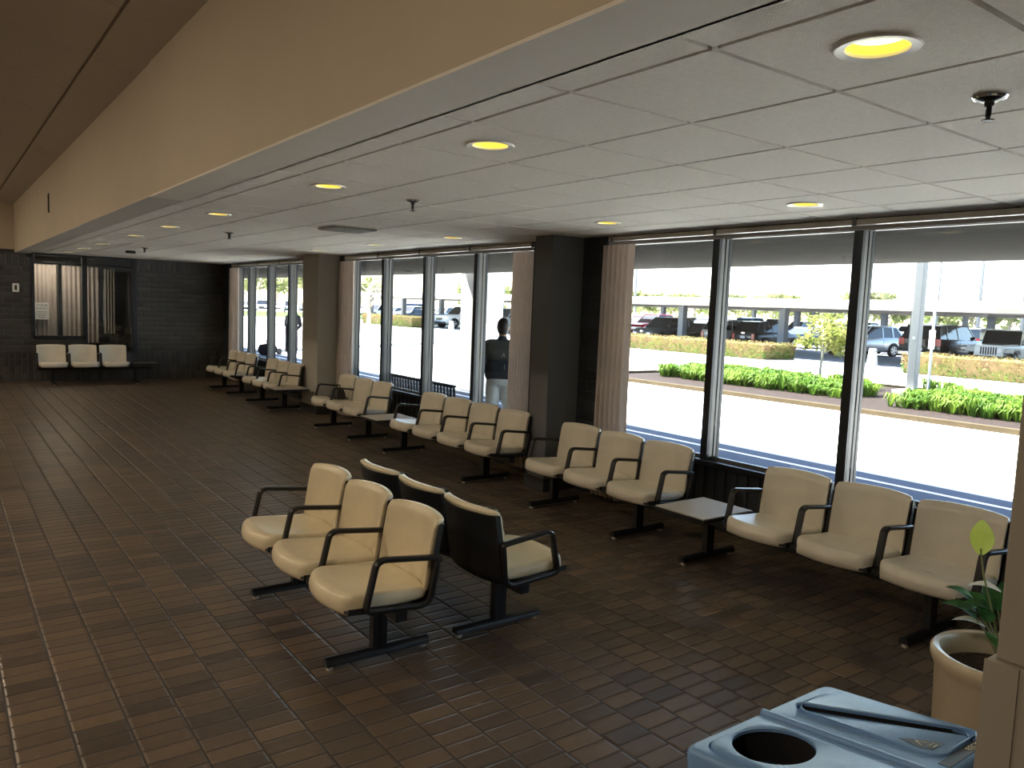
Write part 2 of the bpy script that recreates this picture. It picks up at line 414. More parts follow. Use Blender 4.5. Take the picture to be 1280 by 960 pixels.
# downlights
def downlight(x, y, label):
    t = thing('downlight', label, 'ceiling light', (x, y, CZ), group='round yellow downlights in the lay-in ceiling')
    MB().lathe([(.078, .004), (.080, -.004), (.104, -.007), (.107, -.002), (.107, 0), (.078, .004)], n=36).build('trim_ring', M['white'], t, smooth=True)
    MB().lathe([(.080, -.002), (.078, .012), (.074, .027)], n=36).build('reflector', M['gold'], t, smooth=True, recalc=False)
    MB().lathe([(.0, .027), (.075, .027), (.075, .033), (0, .033)], n=36).build('lens', M['lens'], t)
    MB().lathe([(.0, .14), (.086, .14), (.0865, .0)], n=24).build('housing', M['base'], t)
    return t
for c, nm in ((0, 'row beside the bulkhead'), (1, 'row beside the windows')):
    for k in range(9):
        x, y = LIGHTS[c*9+k]
        ordn = ('nearest', 'second nearest', 'third', 'fourth', 'fifth', 'sixth', 'seventh', 'eighth', 'ninth and farthest')[k]
        if c and k == 0: continue
        downlight(x, y, f'yellow round recessed downlight, {ordn} from the viewer in the {nm}')

# sprinkler heads
def sprinkler(x, y, label, tilt=0):
    t = thing('sprinkler_head', label, 'sprinkler', (x, y, CZ), rz=tilt, group='sprinkler heads in the lay-in ceiling'); t.scale = (.84, .84, .84)
    MB().lathe([(.0, 0), (.056, -.001), (.058, -.004), (.052, -.010), (.024, -.022), (.0, -.022)], n=24).build('escutcheon', M['blackmetal'], t, smooth=True)
    MB().lathe([(.059, -.001), (.0605, -.004), (.054, -.0115), (.051, -.011), (.057, -.004)], n=24).build('chrome_rim', M['chrome'], t, smooth=True)
    MB().lathe([(.0, -.02), (.017, -.02), (.017, -.036), (.009, -.04), (.007, -.075), (0, -.075)], n=12).build('body', M['blackmetal'], t, smooth=True)
    for s in (-1, 1):
        MB().tube([(s*.012, 0, -.034), (s*.021, 0, -.046), (s*.021, 0, -.068), (s*.006, 0, -.086)], .0042, 6).build('frame_arm', M['blackmetal'], t, smooth=True)
    MB().lathe([(.0, -.086), (.022, -.086), (.022, -.09), (.0, -.09)], n=12).build('deflector', M['plastic'], t)
for x, y, l in ((2.645, 1.161, 'sprinkler head with flared black collar nearest the viewer'), (2.645, 4.81, 'sprinkler head between the near downlights and the flat ceiling vent'),
                (2.62, 8.88, 'sprinkler head beyond the flat ceiling vent'), (2.62, 13.2, 'small sprinkler head farthest along toward the end window')):
    sprinkler(x, y, l, R(40))
t = thing('ceiling_vent', 'flat grey rectangular vent on the ceiling tiles', 'vent', (3.25, 7.2, CZ), rz=R(0))
MB().box((-.22, -.2, -.018), (.22, .2, -.001)).build('frame', M['vent'], t, bevel=.004)
mb = MB()
for k in range(8): mb.box((-.2, -.185+k*.048, -.024), (.2, -.16+k*.048, -.0175))
mb.build('slats', M['vent'], t)
MB().box((-.07, -.05, -.04), (.07, .05, -.001)).build('access_plate', M['base'], thing('smoke_detector', 'small dark flat detector on the ceiling near the end wall', 'detector', (2.66, 14.5, CZ)), bevel=.004)

# emblem strip on the bulkhead and switch plate
t = thing('wall_fixture', 'thin dark upright fitting on the beige bulkhead', 'wall fitting', (1.235, 12.0, 2.895))
MB().box((-.014, -.016, -.125), (0, .016, .125)).build('housing', M['plastic'], t, bevel=.004)
MB().box((-.017, -.01, -.11), (-.014, .01, .11)).build('face', M['laminate_dark'], t)
t = thing('switch_plate', 'white switch plate with dark centre on brick end wall', 'switch', (1.24, FY1, 1.79))
MB().box((-.055, -.012, -.08), (.055, 0, .08)).build('plate', M['white'], t, bevel=.006)
MB().box((-.02, -.018, -.045), (.02, -.012, .045)).build('switch', M['plastic'], t, bevel=.003)

# ------------------------------------------------------------------ interior window in the end wall
w = sempty('window_4', 'interior glazed partition in the dark brick end wall', 'window')
def bar(lo, hi, name='frame', m=None, par=None): return MB().box(lo, hi).build(name, m or M['bronze'], par or w, bevel=.004)
f0, f1 = FY1-.03, FY1+.1
bar((WX0-.02, f0, WZ0-.03), (WX0+.045, f1, CZ)); bar((WXM-.05, f0, WZ1-.0), (WXM+.04, f1, CZ), 'mullion')
bar((WX1-.05, f0, WZ1), (WX1+.03, f1, CZ)); bar((WX0, f0, WZ0-.04), (WXM, f1, WZ0+.01), 'sill'); bar((WXM, f0, WZ1-.03), (WX1, f1, WZ1+.02), 'sill')
bar((WX0, f0, 2.43), (WX1, f1, 2.47), 'head')
bar((1.95, f1-.02, WZ0), (2.01, f1+.05, 2.3), 'mullion'); bar((WX0, f1-.02, 2.27), (WX1, f1+.05, 2.31), 'transom')
MB().box((WX0+.04, FY1+.03, WZ0), (WXM-.04, FY1+.036, 2.44)).build('pane', M['glass_in'], w)
MB().box((WXM+.03, FY1+.03, WZ1), (WX1-.04, FY1+.036, 2.44)).build('pane', M['glass_in'], w)
# the room behind it
mb = MB()
mb.box((WX0-.6, FY1+.14, -.1), (4.6, FY1+2.6, 0)); 
struct(mb, 'floor_office', M['base'], 'dark floor of the room behind the interior window', 'floor')
mb = MB(); mb.box((WX0-.7, FY1+2.6, 0), (4.7, FY1+2.7, 2.6)); mb.box((WX0-.7, FY1+.14, 0), (WX0-.6, FY1+2.6, 2.6)); mb.box((4.6, FY1+.14, 0), (4.7, FY1+2.6, 2.6))
struct(mb, 'wall_office', M['col_dark'], 'dark walls of the room behind the interior window', 'wall')
struct(MB().box((WX0-.7, FY1+.14, 2.56), (4.7, FY1+2.7, 2.64)), 'ceiling_office', M['tile'], 'ceiling of the room behind the interior window', 'ceiling')
t = thing('office_lamp', 'lit ceiling lamp seen through the end window', 'ceiling light', (1.85, FY1+.5, 2.56))
MB().box((-.4, -.15, -.05), (.4, .15, 0)).build('housing', M['white'], t)
MB().box((-.37, -.13, -.056), (.37, .13, -.05)).build('diffuser', mat('office_diffuser', (.9, .85, .7), .5, emit=(1, .88, .62), estr=.9), t)

def drape(name, label, x, ya, yb, z0, z1, pleats, depth, m, group=None, along='Y', ph=0.):
    n = pleats*8
    mb = MB()
    def fn(a, b, h):
        y = ya+(yb-ya)*a
        off = depth*math.sin(a*pleats*2*PI+ph)*(.85+.15*math.cos(b*3))
        d = off + (h-.5)*.004
        return (x+d, y, z0+(z1-z0)*b) if along == 'Y' else (y, x+d, z0+(z1-z0)*b)
    mb.sheet(lambda a, b: fn(a, b, .5), n, 6)
    o = mb.build(name, m, smooth='full', recalc=False)
    return tag(o, label, 'curtain', group)
drape('curtain', 'pale drawn curtain in the left pane of the end window', FY1+1.0, WX0, 2.02, .7, 2.28, 7, .02, M['drape'], along='X')
drape('curtain', 'pale drawn curtain in the middle pane of the end window', FY1+1.03, 2.12, 2.8, .7, 2.28, 8, .02, M['drape'], along='X')
drape('curtain', 'dark gathered curtain in the right pane of the end window', FY1+1.0, 2.88, 3.1, .9, 2.25, 4, .03, M['col_grey'], along='X')
l = bpy.data.lights.new('office_lamp_light', 'AREA'); l.shape = 'RECTANGLE'; l.size = .7; l.size_y = .25; l.energy = 2.6; l.color = (1, .88, .7)
lo = bpy.data.objects.new('office_lamp_light', l); COL.objects.link(lo); lo.parent = t; lo.location = (0, 0, -.06)
# poster taped inside the left pane
t = thing('poster', 'white paper poster with dark lettering inside the end window', 'poster', (1.72, FY1+.93, 1.34))
MB().box((-.1, 0, -.17), (.15, .003, .17)).build('sheet', M['paper'], t)
def text(body, name, m, parent, size, loc, rot, extrude=.0008, align='CENTER'):
    cu = bpy.data.curves.new(name, 'FONT'); cu.body = body; cu.size = size; cu.extrude = extrude; cu.align_x = align; cu.align_y = 'CENTER'
    o = bpy.data.objects.new('tmp_text', cu); COL.objects.link(o)
    dg = bpy.context.evaluated_depsgraph_get(); dg.update()
    me = bpy.data.meshes.new_from_object(o.evaluated_get(dg)); me.name = name
    bpy.data.objects.remove(o); bpy.data.curves.remove(cu)
    me.materials.clear(); me.materials.append(m)
    r = bpy.data.objects.new(name, me); COL.objects.link(r); r.parent = parent; r.location = loc; r.rotation_euler = rot
    return r
text('YOUR', 'lettering', M['label'], t, .075, (.03, -.002, .115), (R(90), 0, 0))
text('RUNWAY', 'lettering', M['label'], t, .048, (.03, -.002, .05), (R(90), 0, 0))
for k in range(4): MB().box((-.07+.01*k, -.0012, -.02-.035*k), (.12-.012*k, 0, -.012-.035*k)).build('lettering', M['label'], t)

# ------------------------------------------------------------------ window wall
SILL, HEAD = .56, 2.43
mb = MB()
PX = 5.10
# brick piers between bays
mb.box((PX, 5.50, 0), (XW+.1, 6.62, CZ)); 
mb.box((PX, 11.40, 0), (XW+.1, 13.0, CZ)); 
mb.box((PX-.05, 17.15, 0), (XW+.1, FY1, CZ))
struct(mb, 'wall_right', M['brick_side'], 'dark brick piers between the window bays', 'wall')
mb = MB()
for ya, yb in ((FY0, 5.5), (6.62, 11.4), (13.0, 17.15)):
    mb.box((5.22, ya, 0), (XW+.1, yb, SILL-.04))
    n = int((yb-ya)/.11)
    for k in range(n): mb.box((5.2, ya+k*.11+.02, .1), (5.222, ya+k*.11+.085, SILL-.05))
    mb.box((5.19, ya, 0), (5.22, yb, .1))
struct(mb, 'wall_sill_panel', M['panel'], 'dark fluted panel below the windows', 'wall')

def bay(name, label, ya, yb, mull, y_vis=None):
    w = sempty(name, label, 'window')
    MB().box((5.17, ya, SILL-.045), (5.37, yb, SILL)).build('sill', M['bronze'], w, bevel=.004)
    MB().box((5.2, ya, HEAD-.01), (5.36, yb, CZ)).build('head', M['bronze'], w)
    ed = [ya] + list(mull) + [yb]
    for y in [ya+.035] + list(mull) + [yb-.035]:
        MB().box((5.2, y-.035, SILL), (5.235, y+.035, HEAD)).build('mullion', M['bronze'], w, bevel=.003)
        p = MB()
        p.box((5.235, y-.032, SILL), (5.275, y+.032, HEAD)); p.box((5.275, y-.024, SILL), (5.29, y+.024, HEAD)); p.box((5.29, y-.032, SILL), (5.325, y+.032, HEAD))
        p.build('glazing_bar', M['alu'], w, bevel=.003)
        MB().box((5.325, y-.035, SILL), (5.36, y+.035, HEAD)).build('outer_cap', M['bronze'], w, bevel=.003)
    for a, b in zip(ed[:-1], ed[1:]):
        MB().box((5.285, a+.03, SILL), (5.291, b-.03, HEAD)).build('pane', M['glass'], w)
        MB().box((5.27, a+.03, SILL), (5.305, b-.03, SILL+.025)).box((5.27, a+.03, HEAD-.03), (5.305, b-.03, HEAD)).build('glazing_bead', M['alu'], w)
    return w
bay('window_1', 'wide window bay nearest the viewer', FY0, 5.5, (-1.92, -.68, .56, 1.81, 3.06, 4.30))
bay('window_2', 'middle window bay behind the standing person', 6.62, 11.4, (7.88, 9.10, 10.29))
bay('window_3', 'far window bay beyond the grey column', 13.0, 17.15, (14.02, 15.15, 16.32))
def track(label, ya, yb):
    t = thing('curtain_track', label, 'curtain track', (5.12, ya, CZ), group='curtain tracks above the windows')
    L = yb-ya
    MB().box((-.025, 0, -.05), (.02, L, -.012)).build('rail', M['track'], t, bevel=.003)
    MB().box((-.02, 0, -.085), (-.012, L, -.055)).build('valance_strip', M['vent'], t)
    for k in range(int(L/1.2)+1):
        MB().box((-.03, min(k*1.2, L-.03), -.056), (.03, min(k*1.2+.03, L), 0)).build('bracket', M['alu'], t)
track('pale curtain track above the near window bay', FY0+.02, 5.48)
track('pale curtain track above the middle window bay', 6.64, 11.38)
track('pale curtain track above the far window bay', 13.02, 17.1)
drape('curtain', 'stacked taupe curtain between the brick pier and the near window', 5.06, 5.12, 5.50, .03, 2.38, 6, .045, M['drape'], ph=1)
drape('curtain', 'sunlit taupe curtain beside the standing person', 5.13, 6.66, 7.02, .03, 2.38, 7, .03, M['drape'])
drape('curtain', 'pinkish stacked curtain beside the grey column', 5.06, 10.98, 11.46, .03, 2.38, 6, .04, M['drape'])
drape('curtain', 'pale stacked curtain at the end wall corner', 5.08, 16.6, 17.12, .03, 2.38, 6, .04, M['drape'])

# columns
def column(name, label, x, y0, y1, m, cat='column'):
    o = struct(MB().box((x, y0, 0), (XW-.02 if x < 5 else x+.6, y1, CZ)), name, m, label, cat, bevel=.006)
    MB().box((x-.012, y0-.012, 0), (XW-.02, y1+.012, .13)).build('baseboard', M['base'], o, bevel=.003)
    return o
column('column', 'dark column between the near and middle window bays', 4.72, 5.83, 6.11, M['col_dark'])
column('column', 'light grey column between the middle and far window bays', 4.755, 11.56, 12.2, M['col_grey'])
# near wall end at the right of the view
o = struct(MB().box((1.70, -.1, 1.1), (2.6, .635, CZ)), 'wall_end', M['pillar'], 'taupe wall end beside the recycling bin', 'wall', bevel=.004)
MB().box((1.685, -.1, 0), (2.615, .648, 1.1)).build('wainscot', M['pillar'], o, bevel=.005)
MB().box((1.681, .585, 0), (1.685, .648, 1.1)).build('corner_guard', M['pillar'], o)

# ================================================================== BEAM SEATING
P = .53
def lerp(a, b, t): return a+(b-a)*t
def poly_at(pts, t):
    L = [0]
    for i in range(1, len(pts)): L.append(L[-1]+math.dist(pts[i-1], pts[i]))
    s = t*L[-1]
    for i in range(1, len(pts)):
        if s <= L[i]+1e-9:
            k = (s-L[i-1])/(L[i]-L[i-1]); return lerp(pts[i-1][0], pts[i][0], k), lerp(pts[i-1][1], pts[i][1], k)
    return pts[-1]
def clus(a, p=1.0): return .5-.5*math.cos(PI*a)
def ease(t, w):  # rounding factor near both ends 0..1
    d = min(t, 1-t)
    if d >= w: return 1.
    k = 1-d/w
    return math.sqrt(max(0, 1-k*k))
HW = .243
def seat_mesh():
    def fn(a, b, h):
        a, b = clus(a), clus(b)
        tt = 2*b-1
        front = .322-.052*tt*tt-.05*max(0, abs(tt)-.8)/.2*max(0, abs(tt)-.8)/.2
        u = lerp(-.135-.048*(1-tt*tt), front, a); y = tt*HW*(1-.05*(1-ease(a, .12)))
        top = .412+.028*a - .02*math.sin(PI*min(1, a*1.1))*(1-tt*tt)
        if a > .86: top -= .03*((a-.86)/.14)**2.2
        k = ease(b, .045)*ease(a, .05)
        bot = lerp(.352, .335, a)
        z = lerp(lerp(bot, top, .5), top if h else bot, k)
        return (u, y, z)
    return MB().slab(fn, 18, 18)
BP = [(-.118, .385), (-.128, .47), (-.145, .585), (-.164, .693), (-.186, .729)]
def back_mesh():
    def fn(a, b, h):
        a, b = clus(a), clus(b)
        tt = 2*b-1
        u, z = poly_at(BP, a)
        y = tt*(HW-.003)*(1-.03*(1-ease(a, .1)))
        bulge = -.055*(1-tt*tt)
        th = lerp(.014, .05, ease(b, .06)*ease(a, .05))
        if a > .86: z += 0
        return (u+bulge-(0 if h else th)-(.019 if h else -.0)*0-.0, y, z + (.012*math.sqrt(1-tt*tt) if a > .5 else 0)*a)
    return MB().slab(fn, 22, 18)
SP = [(.275, .352), (.10, .338), (-.06, .326), (-.125, .335), (-.158, .365), (-.175, .45), (-.193, .59), (-.215, .712)]
def shell_mesh():
    def fn(a, b, h):
        tt = 2*b-1
        u, z = poly_at(SP, a)
        bul = (1-tt*tt)
        wf = max(0, min(1, (a-.38)/.2))            # 0 under the seat, 1 up the back
        du, dz = -.075*bul*wf, -.03*bul*(1-wf)*min(1, a*3+.2)
        side = abs(tt) > .93
        th = .03 if side else .012
        nu, nz = lerp(0, 1, wf), lerp(1, 0, wf)
        y = tt*.252
        if h: return (u+du+nu*th, y, z+dz+nz*th)
        return (u+du, y, z+dz)
    return MB().slab(fn, 34, 16)
def arm_mesh():
    pts = [(-.172, .560), (.118, .592), (.150, .575), (.190, .40), (.196, .372), (.18, .356), (-.09, .336), (-.128, .345), (-.148, .375), (-.168, .53)]
    # rounded-rect section swept round the loop (closed in the u-z plane)
    n = len(pts); rings = []
    fine = []
    for i in range(n):
        p0, p1, p2 = pts[i-1], pts[i], pts[(i+1) % n]
        for k in (.0, .35, .65, 1.):
            d0 = min(.35, .022/max(1e-6, math.dist(p0, p1))); d2 = min(.35, .022/max(1e-6, math.dist(p1, p2)))
            A = (lerp(p1[0], p0[0], d0), lerp(p1[1], p0[1], d0)); B = (lerp(p1[0], p2[0], d2), lerp(p1[1], p2[1], d2))
            q = [lerp(lerp(A[j], p1[j], k), lerp(p1[j], B[j], k), k) for j in (0, 1)]
            fine.append(q)
    N = len(fine)
    for i in range(N):
        a, b = fine[i-1], fine[(i+1) % N]
        t = Vector((b[0]-a[0], 0, b[1]-a[1])).normalized(); nn = Vector((-t.z, 0, t.x))
        c = Vector((fine[i][0], 0, fine[i][1]))
        rail = fine[i][1] < .5 and fine[i][0] < .185
        hw, th = (.013, .013) if rail else (.021, .0115)
        sec = [(-hw, -th*.6), (-hw*.7, -th), (hw*.7, -th), (hw, -th*.6), (hw, th*.6), (hw*.7, th), (-hw*.7, th), (-hw, th*.6)]
        rings.append([c + Vector((0, y, 0)) + nn*v for y, v in sec])
    mb = MB(); mb.rings(rings, caps=False, loop=True)
    return mb
PROTO = {}
def proto(key, fn, name, m, **k):
    if key not in PROTO:
        o = fn().build(name, m, **k); COL.objects.unlink(o); PROTO[key] = o
    return PROTO[key]
def place(pr, name, parent, loc):
    o = pr.copy(); o.name = name; COL.objects.link(o); o.parent = parent; o.location = loc; return o
def seating(label, loc, rz, n=3, arms=None, table=None, table_m=None, vinyl='vinyl', peds=None):
    """local +X = the way the sitter faces, Y along the beam; table = +1/-1 end of the beam"""
    t = thing('beam_seating', label, 'bench seating', loc, rz, 'cream vinyl seats on black beams')
    y0 = -n*P/2
    se = proto('seat'+vinyl, seat_mesh, 'seat', M[vinyl], smooth='full', merge=1e-5)
    ba = proto('back'+vinyl, back_mesh, 'backrest', M[vinyl], smooth='full', merge=1e-5)
    sh = proto('shell', shell_mesh, 'shell', M['shell'], smooth=True, merge=1e-5)
    ar = proto('arm', arm_mesh, 'armrest', M['blackmetal'], smooth=True)
    for i in range(n):
        y = y0+P*(i+.5)
        place(se, 'seat', t, (0, y, 0)); place(ba, 'backrest', t, (0, y, 0)); place(sh, 'shell', t, (0, y, 0))
    for i in (arms if arms is not None else range(n+1)): place(ar, 'armrest', t, (0, y0+P*i, 0))
    ya, yb = y0+.02, -y0-.02
    TW = .44
    if table:
        s = table
        e = s*(n*P/2)
        ta, tb = sorted((e+s*.03, e+s*(.03+TW)))
        o = MB().box((-.12, ta, .385), (.40, tb, .412)).build('table_top', table_m or M['laminate'], t, bevel=.004)
        MB().box((-.124, ta-.004, .380), (.404, tb+.004, .404)).build('edge_band', M['blackmetal'], o)
        if s > 0: yb = tb-.05
        else: ya = ta+.05
    MB().box((-.03, ya, .265), (.03, yb, .318)).build('beam', M['blackmetal'], t, bevel=.004)
    pl = peds if peds else (y0+P*.5, -y0-P*.5)
    for py in pl:
        mb = MB(); mb.box((-.038, py-.022, .05), (.0, py+.022, .28)); mb.box((.003, py-.022, .05), (.038, py+.022, .28))
        q = []
        for k in range(9):
            a = PI*k/8; q.append((-.28, py+.028*math.cos(a), .022+.04*math.sin(a)))
        mb.prism(q, (.56, 0, 0))
        p = mb.build('pedestal', M['blackmetal'], t, smooth=True)
        for s in (-1, 1):
            MB().lathe([(0, .0), (.017, .0), (.017, .014), (.007, .02), (.007, .03), (0, .03)], (s*.255, py, 0), 12).build('glide', M['glide'], p)
        # seat brackets on top of the post
        MB().box((-.06, py-.05, .3185), (.06, py+.05, .324)).build('bracket', M['blackmetal'], t)
    return t
rowX = 4.50
seating('three-seat cream bench in mid-floor facing away from the windows', (1.743, 3.945, 0), PI, peds=(-.539, .539))
seating('three-seat cream bench in mid-floor back to back, facing the windows', (2.475, 3.945, 0), 0, peds=(-.539, .539))
def row(label, yn, n, **k): 
    return seating(label, (rowX, yn+n*P/2, 0), PI, n, vinyl='vinyl2', **k)
# rotated by pi: local +y is world -y, so table=-1 puts it at the far end
r1 = row('window bench nearest the plant pot with tear in its end seat', 1.73, 3, table=-1, peds=(.49, -1.10))
row('three-seat window bench in front of the dark column and near curtain', 3.96, 3, peds=(.42, -.64))
row('four-seat window bench below the standing person', 6.03, 4, table=-1, peds=(.58, -1.16))
row('three-seat window bench against the light grey column, bag on it', 8.93, 3, arms=(0, 1, 3), peds=(.5, -.6))
row('window bench just beyond the light grey column, table at its near end', 12.0, 3, table=1)
row('farthest window bench near the end wall corner', 14.2, 3)
seating('bench of three seats under the end wall window', (2.29, 17.02, 0), -PI/2, 3, table=1, table_m=M['laminate_dark'], vinyl='vinyl2', peds=(-.53, .9))

# tear on the end seat
mb = MB(); mb.prism([(.150, .48, .4135), (.168, .53, .4125), (.16, .585, .4145), (.145, .535, .4125)], (0, 0, .0025)); mb.build('tear', M['shell'], r1)
# black bag on the far bench
t = thing('bag', 'small black bag on bench beside the light grey column', 'bag', (4.52, 10.22, .428))
mb = MB(); mb.slab(lambda a, b, h: ((a-.5)*.2*(1-.25*h), (b-.5)*.3*(1-.25*h), (.13*ease(b, .3)*ease(a, .35)+.015) if h else .0), 10, 12)
mb.build('body', M['plastic'], t, smooth=True)
MB().tube([(0, -.07, .13), (0, -.05, .18), (0, .05, .18), (0, .07, .13)], .008, 6).build('handle', M['plastic'], t, smooth=True)

# ================================================================== RECYCLING BIN
BX, BY, BZ = 1.637, .903, .812
t = thing('recycling_bin', 'blue two-compartment recycling bin beside the taupe wall end', 'recycling bin', (BX, BY, 0))
def rrect(cx, cy, hx, hy, r, n=6):
    pts = []
    for qx, qy, a0 in ((1, 1, 0), (-1, 1, 90), (-1, -1, 180), (1, -1, 270)):
        for k in range(n+1):
            a = R(a0+90*k/n); pts.append((cx+qx*(hx-r)+r*math.cos(a), cy+qy*(hy-r)+r*math.sin(a)))
    return pts
def ring_at(pts, z): return [Vector((x, y, z)) for x, y in pts]
HX, HY = .284, .223
mb = MB(); mb.rings([ring_at(rrect(0, 0, HX-.05, HY-.05, .03), .0), ring_at(rrect(0, 0, HX-.02, HY-.02, .03), .66), ring_at(rrect(0, 0, HX-.016, HY-.016, .03), .72)])
mb.build('body', M['bluedark'], t, smooth=True)
def lid_hole(mb, x0, x1, y0, y1, hole, z, depth, rim):
    """top face with a hole outlined by points 'hole' (ccw), walls going down"""
    n = len(hole); cx = sum(p[0] for p in hole)/n; cy = sum(p[1] for p in hole)/n
    O = []
    for hx, hy in hole:
        c, s = hx-cx, hy-cy
        tt = min(((x1-cx) if c > 0 else (x0-cx))/c if abs(c) > 1e-9 else 1e9, ((y1-cy) if s > 0 else (y0-cy))/s if abs(s) > 1e-9 else 1e9)
        O.append((cx+c*tt, cy+s*tt))
    V = [[mb.bm.verts.new((*p, zz)) for p in pts] for pts, zz in ((O, z), ([(cx+(h[0]-cx)*1.0, cy+(h[1]-cy)*1.0) for h in hole], z))]
    W = [mb.bm.verts.new((*h, z-depth)) for h in hole]
    for i in range(n):
        j = (i+1) % n
        mb.face([V[0][i], V[0][j], V[1][j], V[1][i]]); mb.face([V[1][i], V[1][j], W[j], W[i]])
    for px, py in ((x0, y0), (x1, y0), (x1, y1), (x0, y1)):
        cand = sorted(V[0], key=lambda v: (v.co.x-px)**2+(v.co.y-py)**2)[:2]
        mb.face([mb.bm.verts.new((px, py, z)), *cand])
    return mb
def circ_(r): return [(-.144+r*math.cos(2*PI*k/48), .081+r*math.sin(2*PI*k/48)) for k in range(48)]
circ = [(-.144+.09*math.cos(2*PI*k/48), .081+.09*math.sin(2*PI*k/48)) for k in range(48)]
slot = []
A0, A1 = Vector((.097, .158, 0)), Vector((.236, -.157, 0))
sd_ = (A0-A1).normalized(); sa = math.atan2(sd_.y, sd_.x)
def slot_(sw):
    q = []
    for c_, ph_ in ((A0, -PI/2), (A1, PI/2)):
        for k in range(24):
            a = sa+ph_+PI*k/23; q.append((c_.x+sw*math.cos(a), c_.y+sw*math.sin(a)))
    return q
slot = slot_(.022)
def lid(x0, x1, name, hole, hole_out, panel, zt):
    mb = MB()
    # outer skirt with rounded shoulder
    cx, hx = (x0+x1)/2, (x1-x0)/2
    prof = [(0, .70), (0, zt-.014), (.003, zt-.006), (.008, zt-.001), (.013, zt)]
    mb.rings([ring_at(rrect(cx, 0, hx-d, HY-d, .022), z) for d, z in prof], caps=False)
    # top between skirt edge and panel
    A = ring_at(rrect(cx, 0, hx-.013, HY-.013, .022, 6), zt)
    pcx, pcy, phx, phy = panel
    B = ring_at(rrect(pcx, pcy, phx+.004, phy+.004, .045, 6), zt)
    Bd = ring_at(rrect(pcx, pcy, phx+.004, phy+.004, .045, 6), zt-.006)
    mb.rings([A, B, Bd], caps=False)
    o = mb.build(name, M['blue'], t, smooth=True, merge=1e-5)
    mb = MB()
    n = 28
    C0 = ring_at(rrect(pcx, pcy, phx+.003, phy+.003, .045, 6), zt-.007); C1 = ring_at(rrect(pcx, pcy, phx, phy, .044, 6), zt+.004); C2 = ring_at(rrect(pcx, pcy, phx-.004, phy-.004, .042, 6), zt+.006)
    V = mb.rings([C0, C1, C2], caps=False)
    # match the panel edge to the hole by angle
    hc = (sum(p[0] for p in hole)/len(hole), sum(p[1] for p in hole)/len(hole))
    hv = [mb.bm.verts.new((*p, zt+.006)) for p in hole]; hd = [mb.bm.verts.new((p[0], p[1], zt-.001)) for p in hole]; hb = [mb.bm.verts.new((p[0], p[1], zt+.0085)) for p in hole_out]
    loop2 = [e for e in V[2]]
    edges = []
    for L in (loop2, hb):
        for i in range(len(L)):
            a, b = L[i], L[(i+1) % len(L)]
            e = mb.bm.edges.get((a, b)) or mb.bm.edges.new((a, b)); edges.append(e)
    from mathutils.geometry import delaunay_2d_cdt
    P2 = [v.co.xy for v in loop2]+[v.co.xy for v in hb]; n1, n2 = len(loop2), len(hb)
    E2 = [(i, (i+1) % n1) for i in range(n1)]+[(n1+i, n1+(i+1) % n2) for i in range(n2)]
    pv, _, pf, ov, _, _ = delaunay_2d_cdt(P2, E2, [], 0, 1e-7)
    src = loop2+hb; mp = [src[o_[0]] if o_ else mb.bm.verts.new((pv[k_].x, pv[k_].y, zt+.006)) for k_, o_ in enumerate(ov)]
    xy = [v.co.xy for v in hb]
    def inside(p):
        c = False; j = n2-1
        for i in range(n2):
            if (xy[i].y > p.y) != (xy[j].y > p.y) and p.x < (xy[j].x-xy[i].x)*(p.y-xy[i].y)/(xy[j].y-xy[i].y)+xy[i].x: c = not c
            j = i
        return c
    for f_ in pf:
        ctr = sum((Vector(pv[i]) for i in f_), Vector((0, 0)))/len(f_)
        if not inside(ctr): mb.face([mp[i] for i in f_])
    m2 = len(hv)
    for i in range(m2):
        j = (i+1) % m2
        mb.face([hb[i], hb[j], hv[j], hv[i]]); mb.face([hv[i], hv[j], hd[j], hd[i]])
    o2 = mb.build('lid_panel', M['blue'], o, smooth=True)
    mb = MB(); mb.rings([[Vector((p[0], p[1], zt-.0005)) for p in hole_out], [Vector((p[0], p[1], zt-.12)) for p in hole_out]], caps=False); mb.poly([(p[0], p[1], zt-.12) for p in hole_out]); mb.build('opening', M['void'], o)
    return o
l1 = lid(-HX, 0.004, 'round_hole_lid', circ, circ_(.0945), (-.146, .0, .108, .19), BZ)
l2 = lid(.008, HX, 'slot_lid', slot, slot_(.0255), (.161, .0, .086, .18), BZ)
hr = MB().tube([(.006, -HY+.004, BZ-.003), (.006, HY-.004, BZ-.003)], .011, 10).build('hinge_ridge', M['blue'], t, smooth=True)
zt = BZ+.0062
o = MB().prism([(.098, -.078, zt), (.150, -.148, zt), (.140, -.158, zt), (.096, -.154, zt), (.087, -.135, zt), (.086, -.12, zt)][::-1], (0, 0, .001)).build('label_plate', M['label'], l2)
mb = MB(); z_ = zt+.0011
for p_, q_ in (((.098, -.128), (.112, -.108)), ((.112, -.108), (.117, -.132)), ((.107, -.141), (.130, -.141)), ((.105, -.150), (.124, -.150))):
    p_, q_ = Vector((*p_, z_)), Vector((*q_, z_)); n_ = (q_-p_).cross(Vector((0, 0, 1))).normalized()*.0016
    mb.prism([p_-n_, p_+n_, q_+n_, q_-n_], (0, 0, .0006))
mb.build('recycling_mark', M['letter'], o)
o = MB().box((.055, -.2095, BZ), (.262, -.184, BZ+.0012)).build('label_plate', M['label'], l2)
text('RECYCLE', 'lettering', M['letter'], o, .021, (.205, -.1975, BZ+.0014), (0, 0, 0))
for o in (l1, l2, hr):
    rot_ = Matrix.Rotation(R(-7.5), 4, 'X'); c_ = Vector((0, 0, BZ))
    o.rotation_euler = (R(-7.5), 0, 0); o.location = c_ - rot_ @ c_

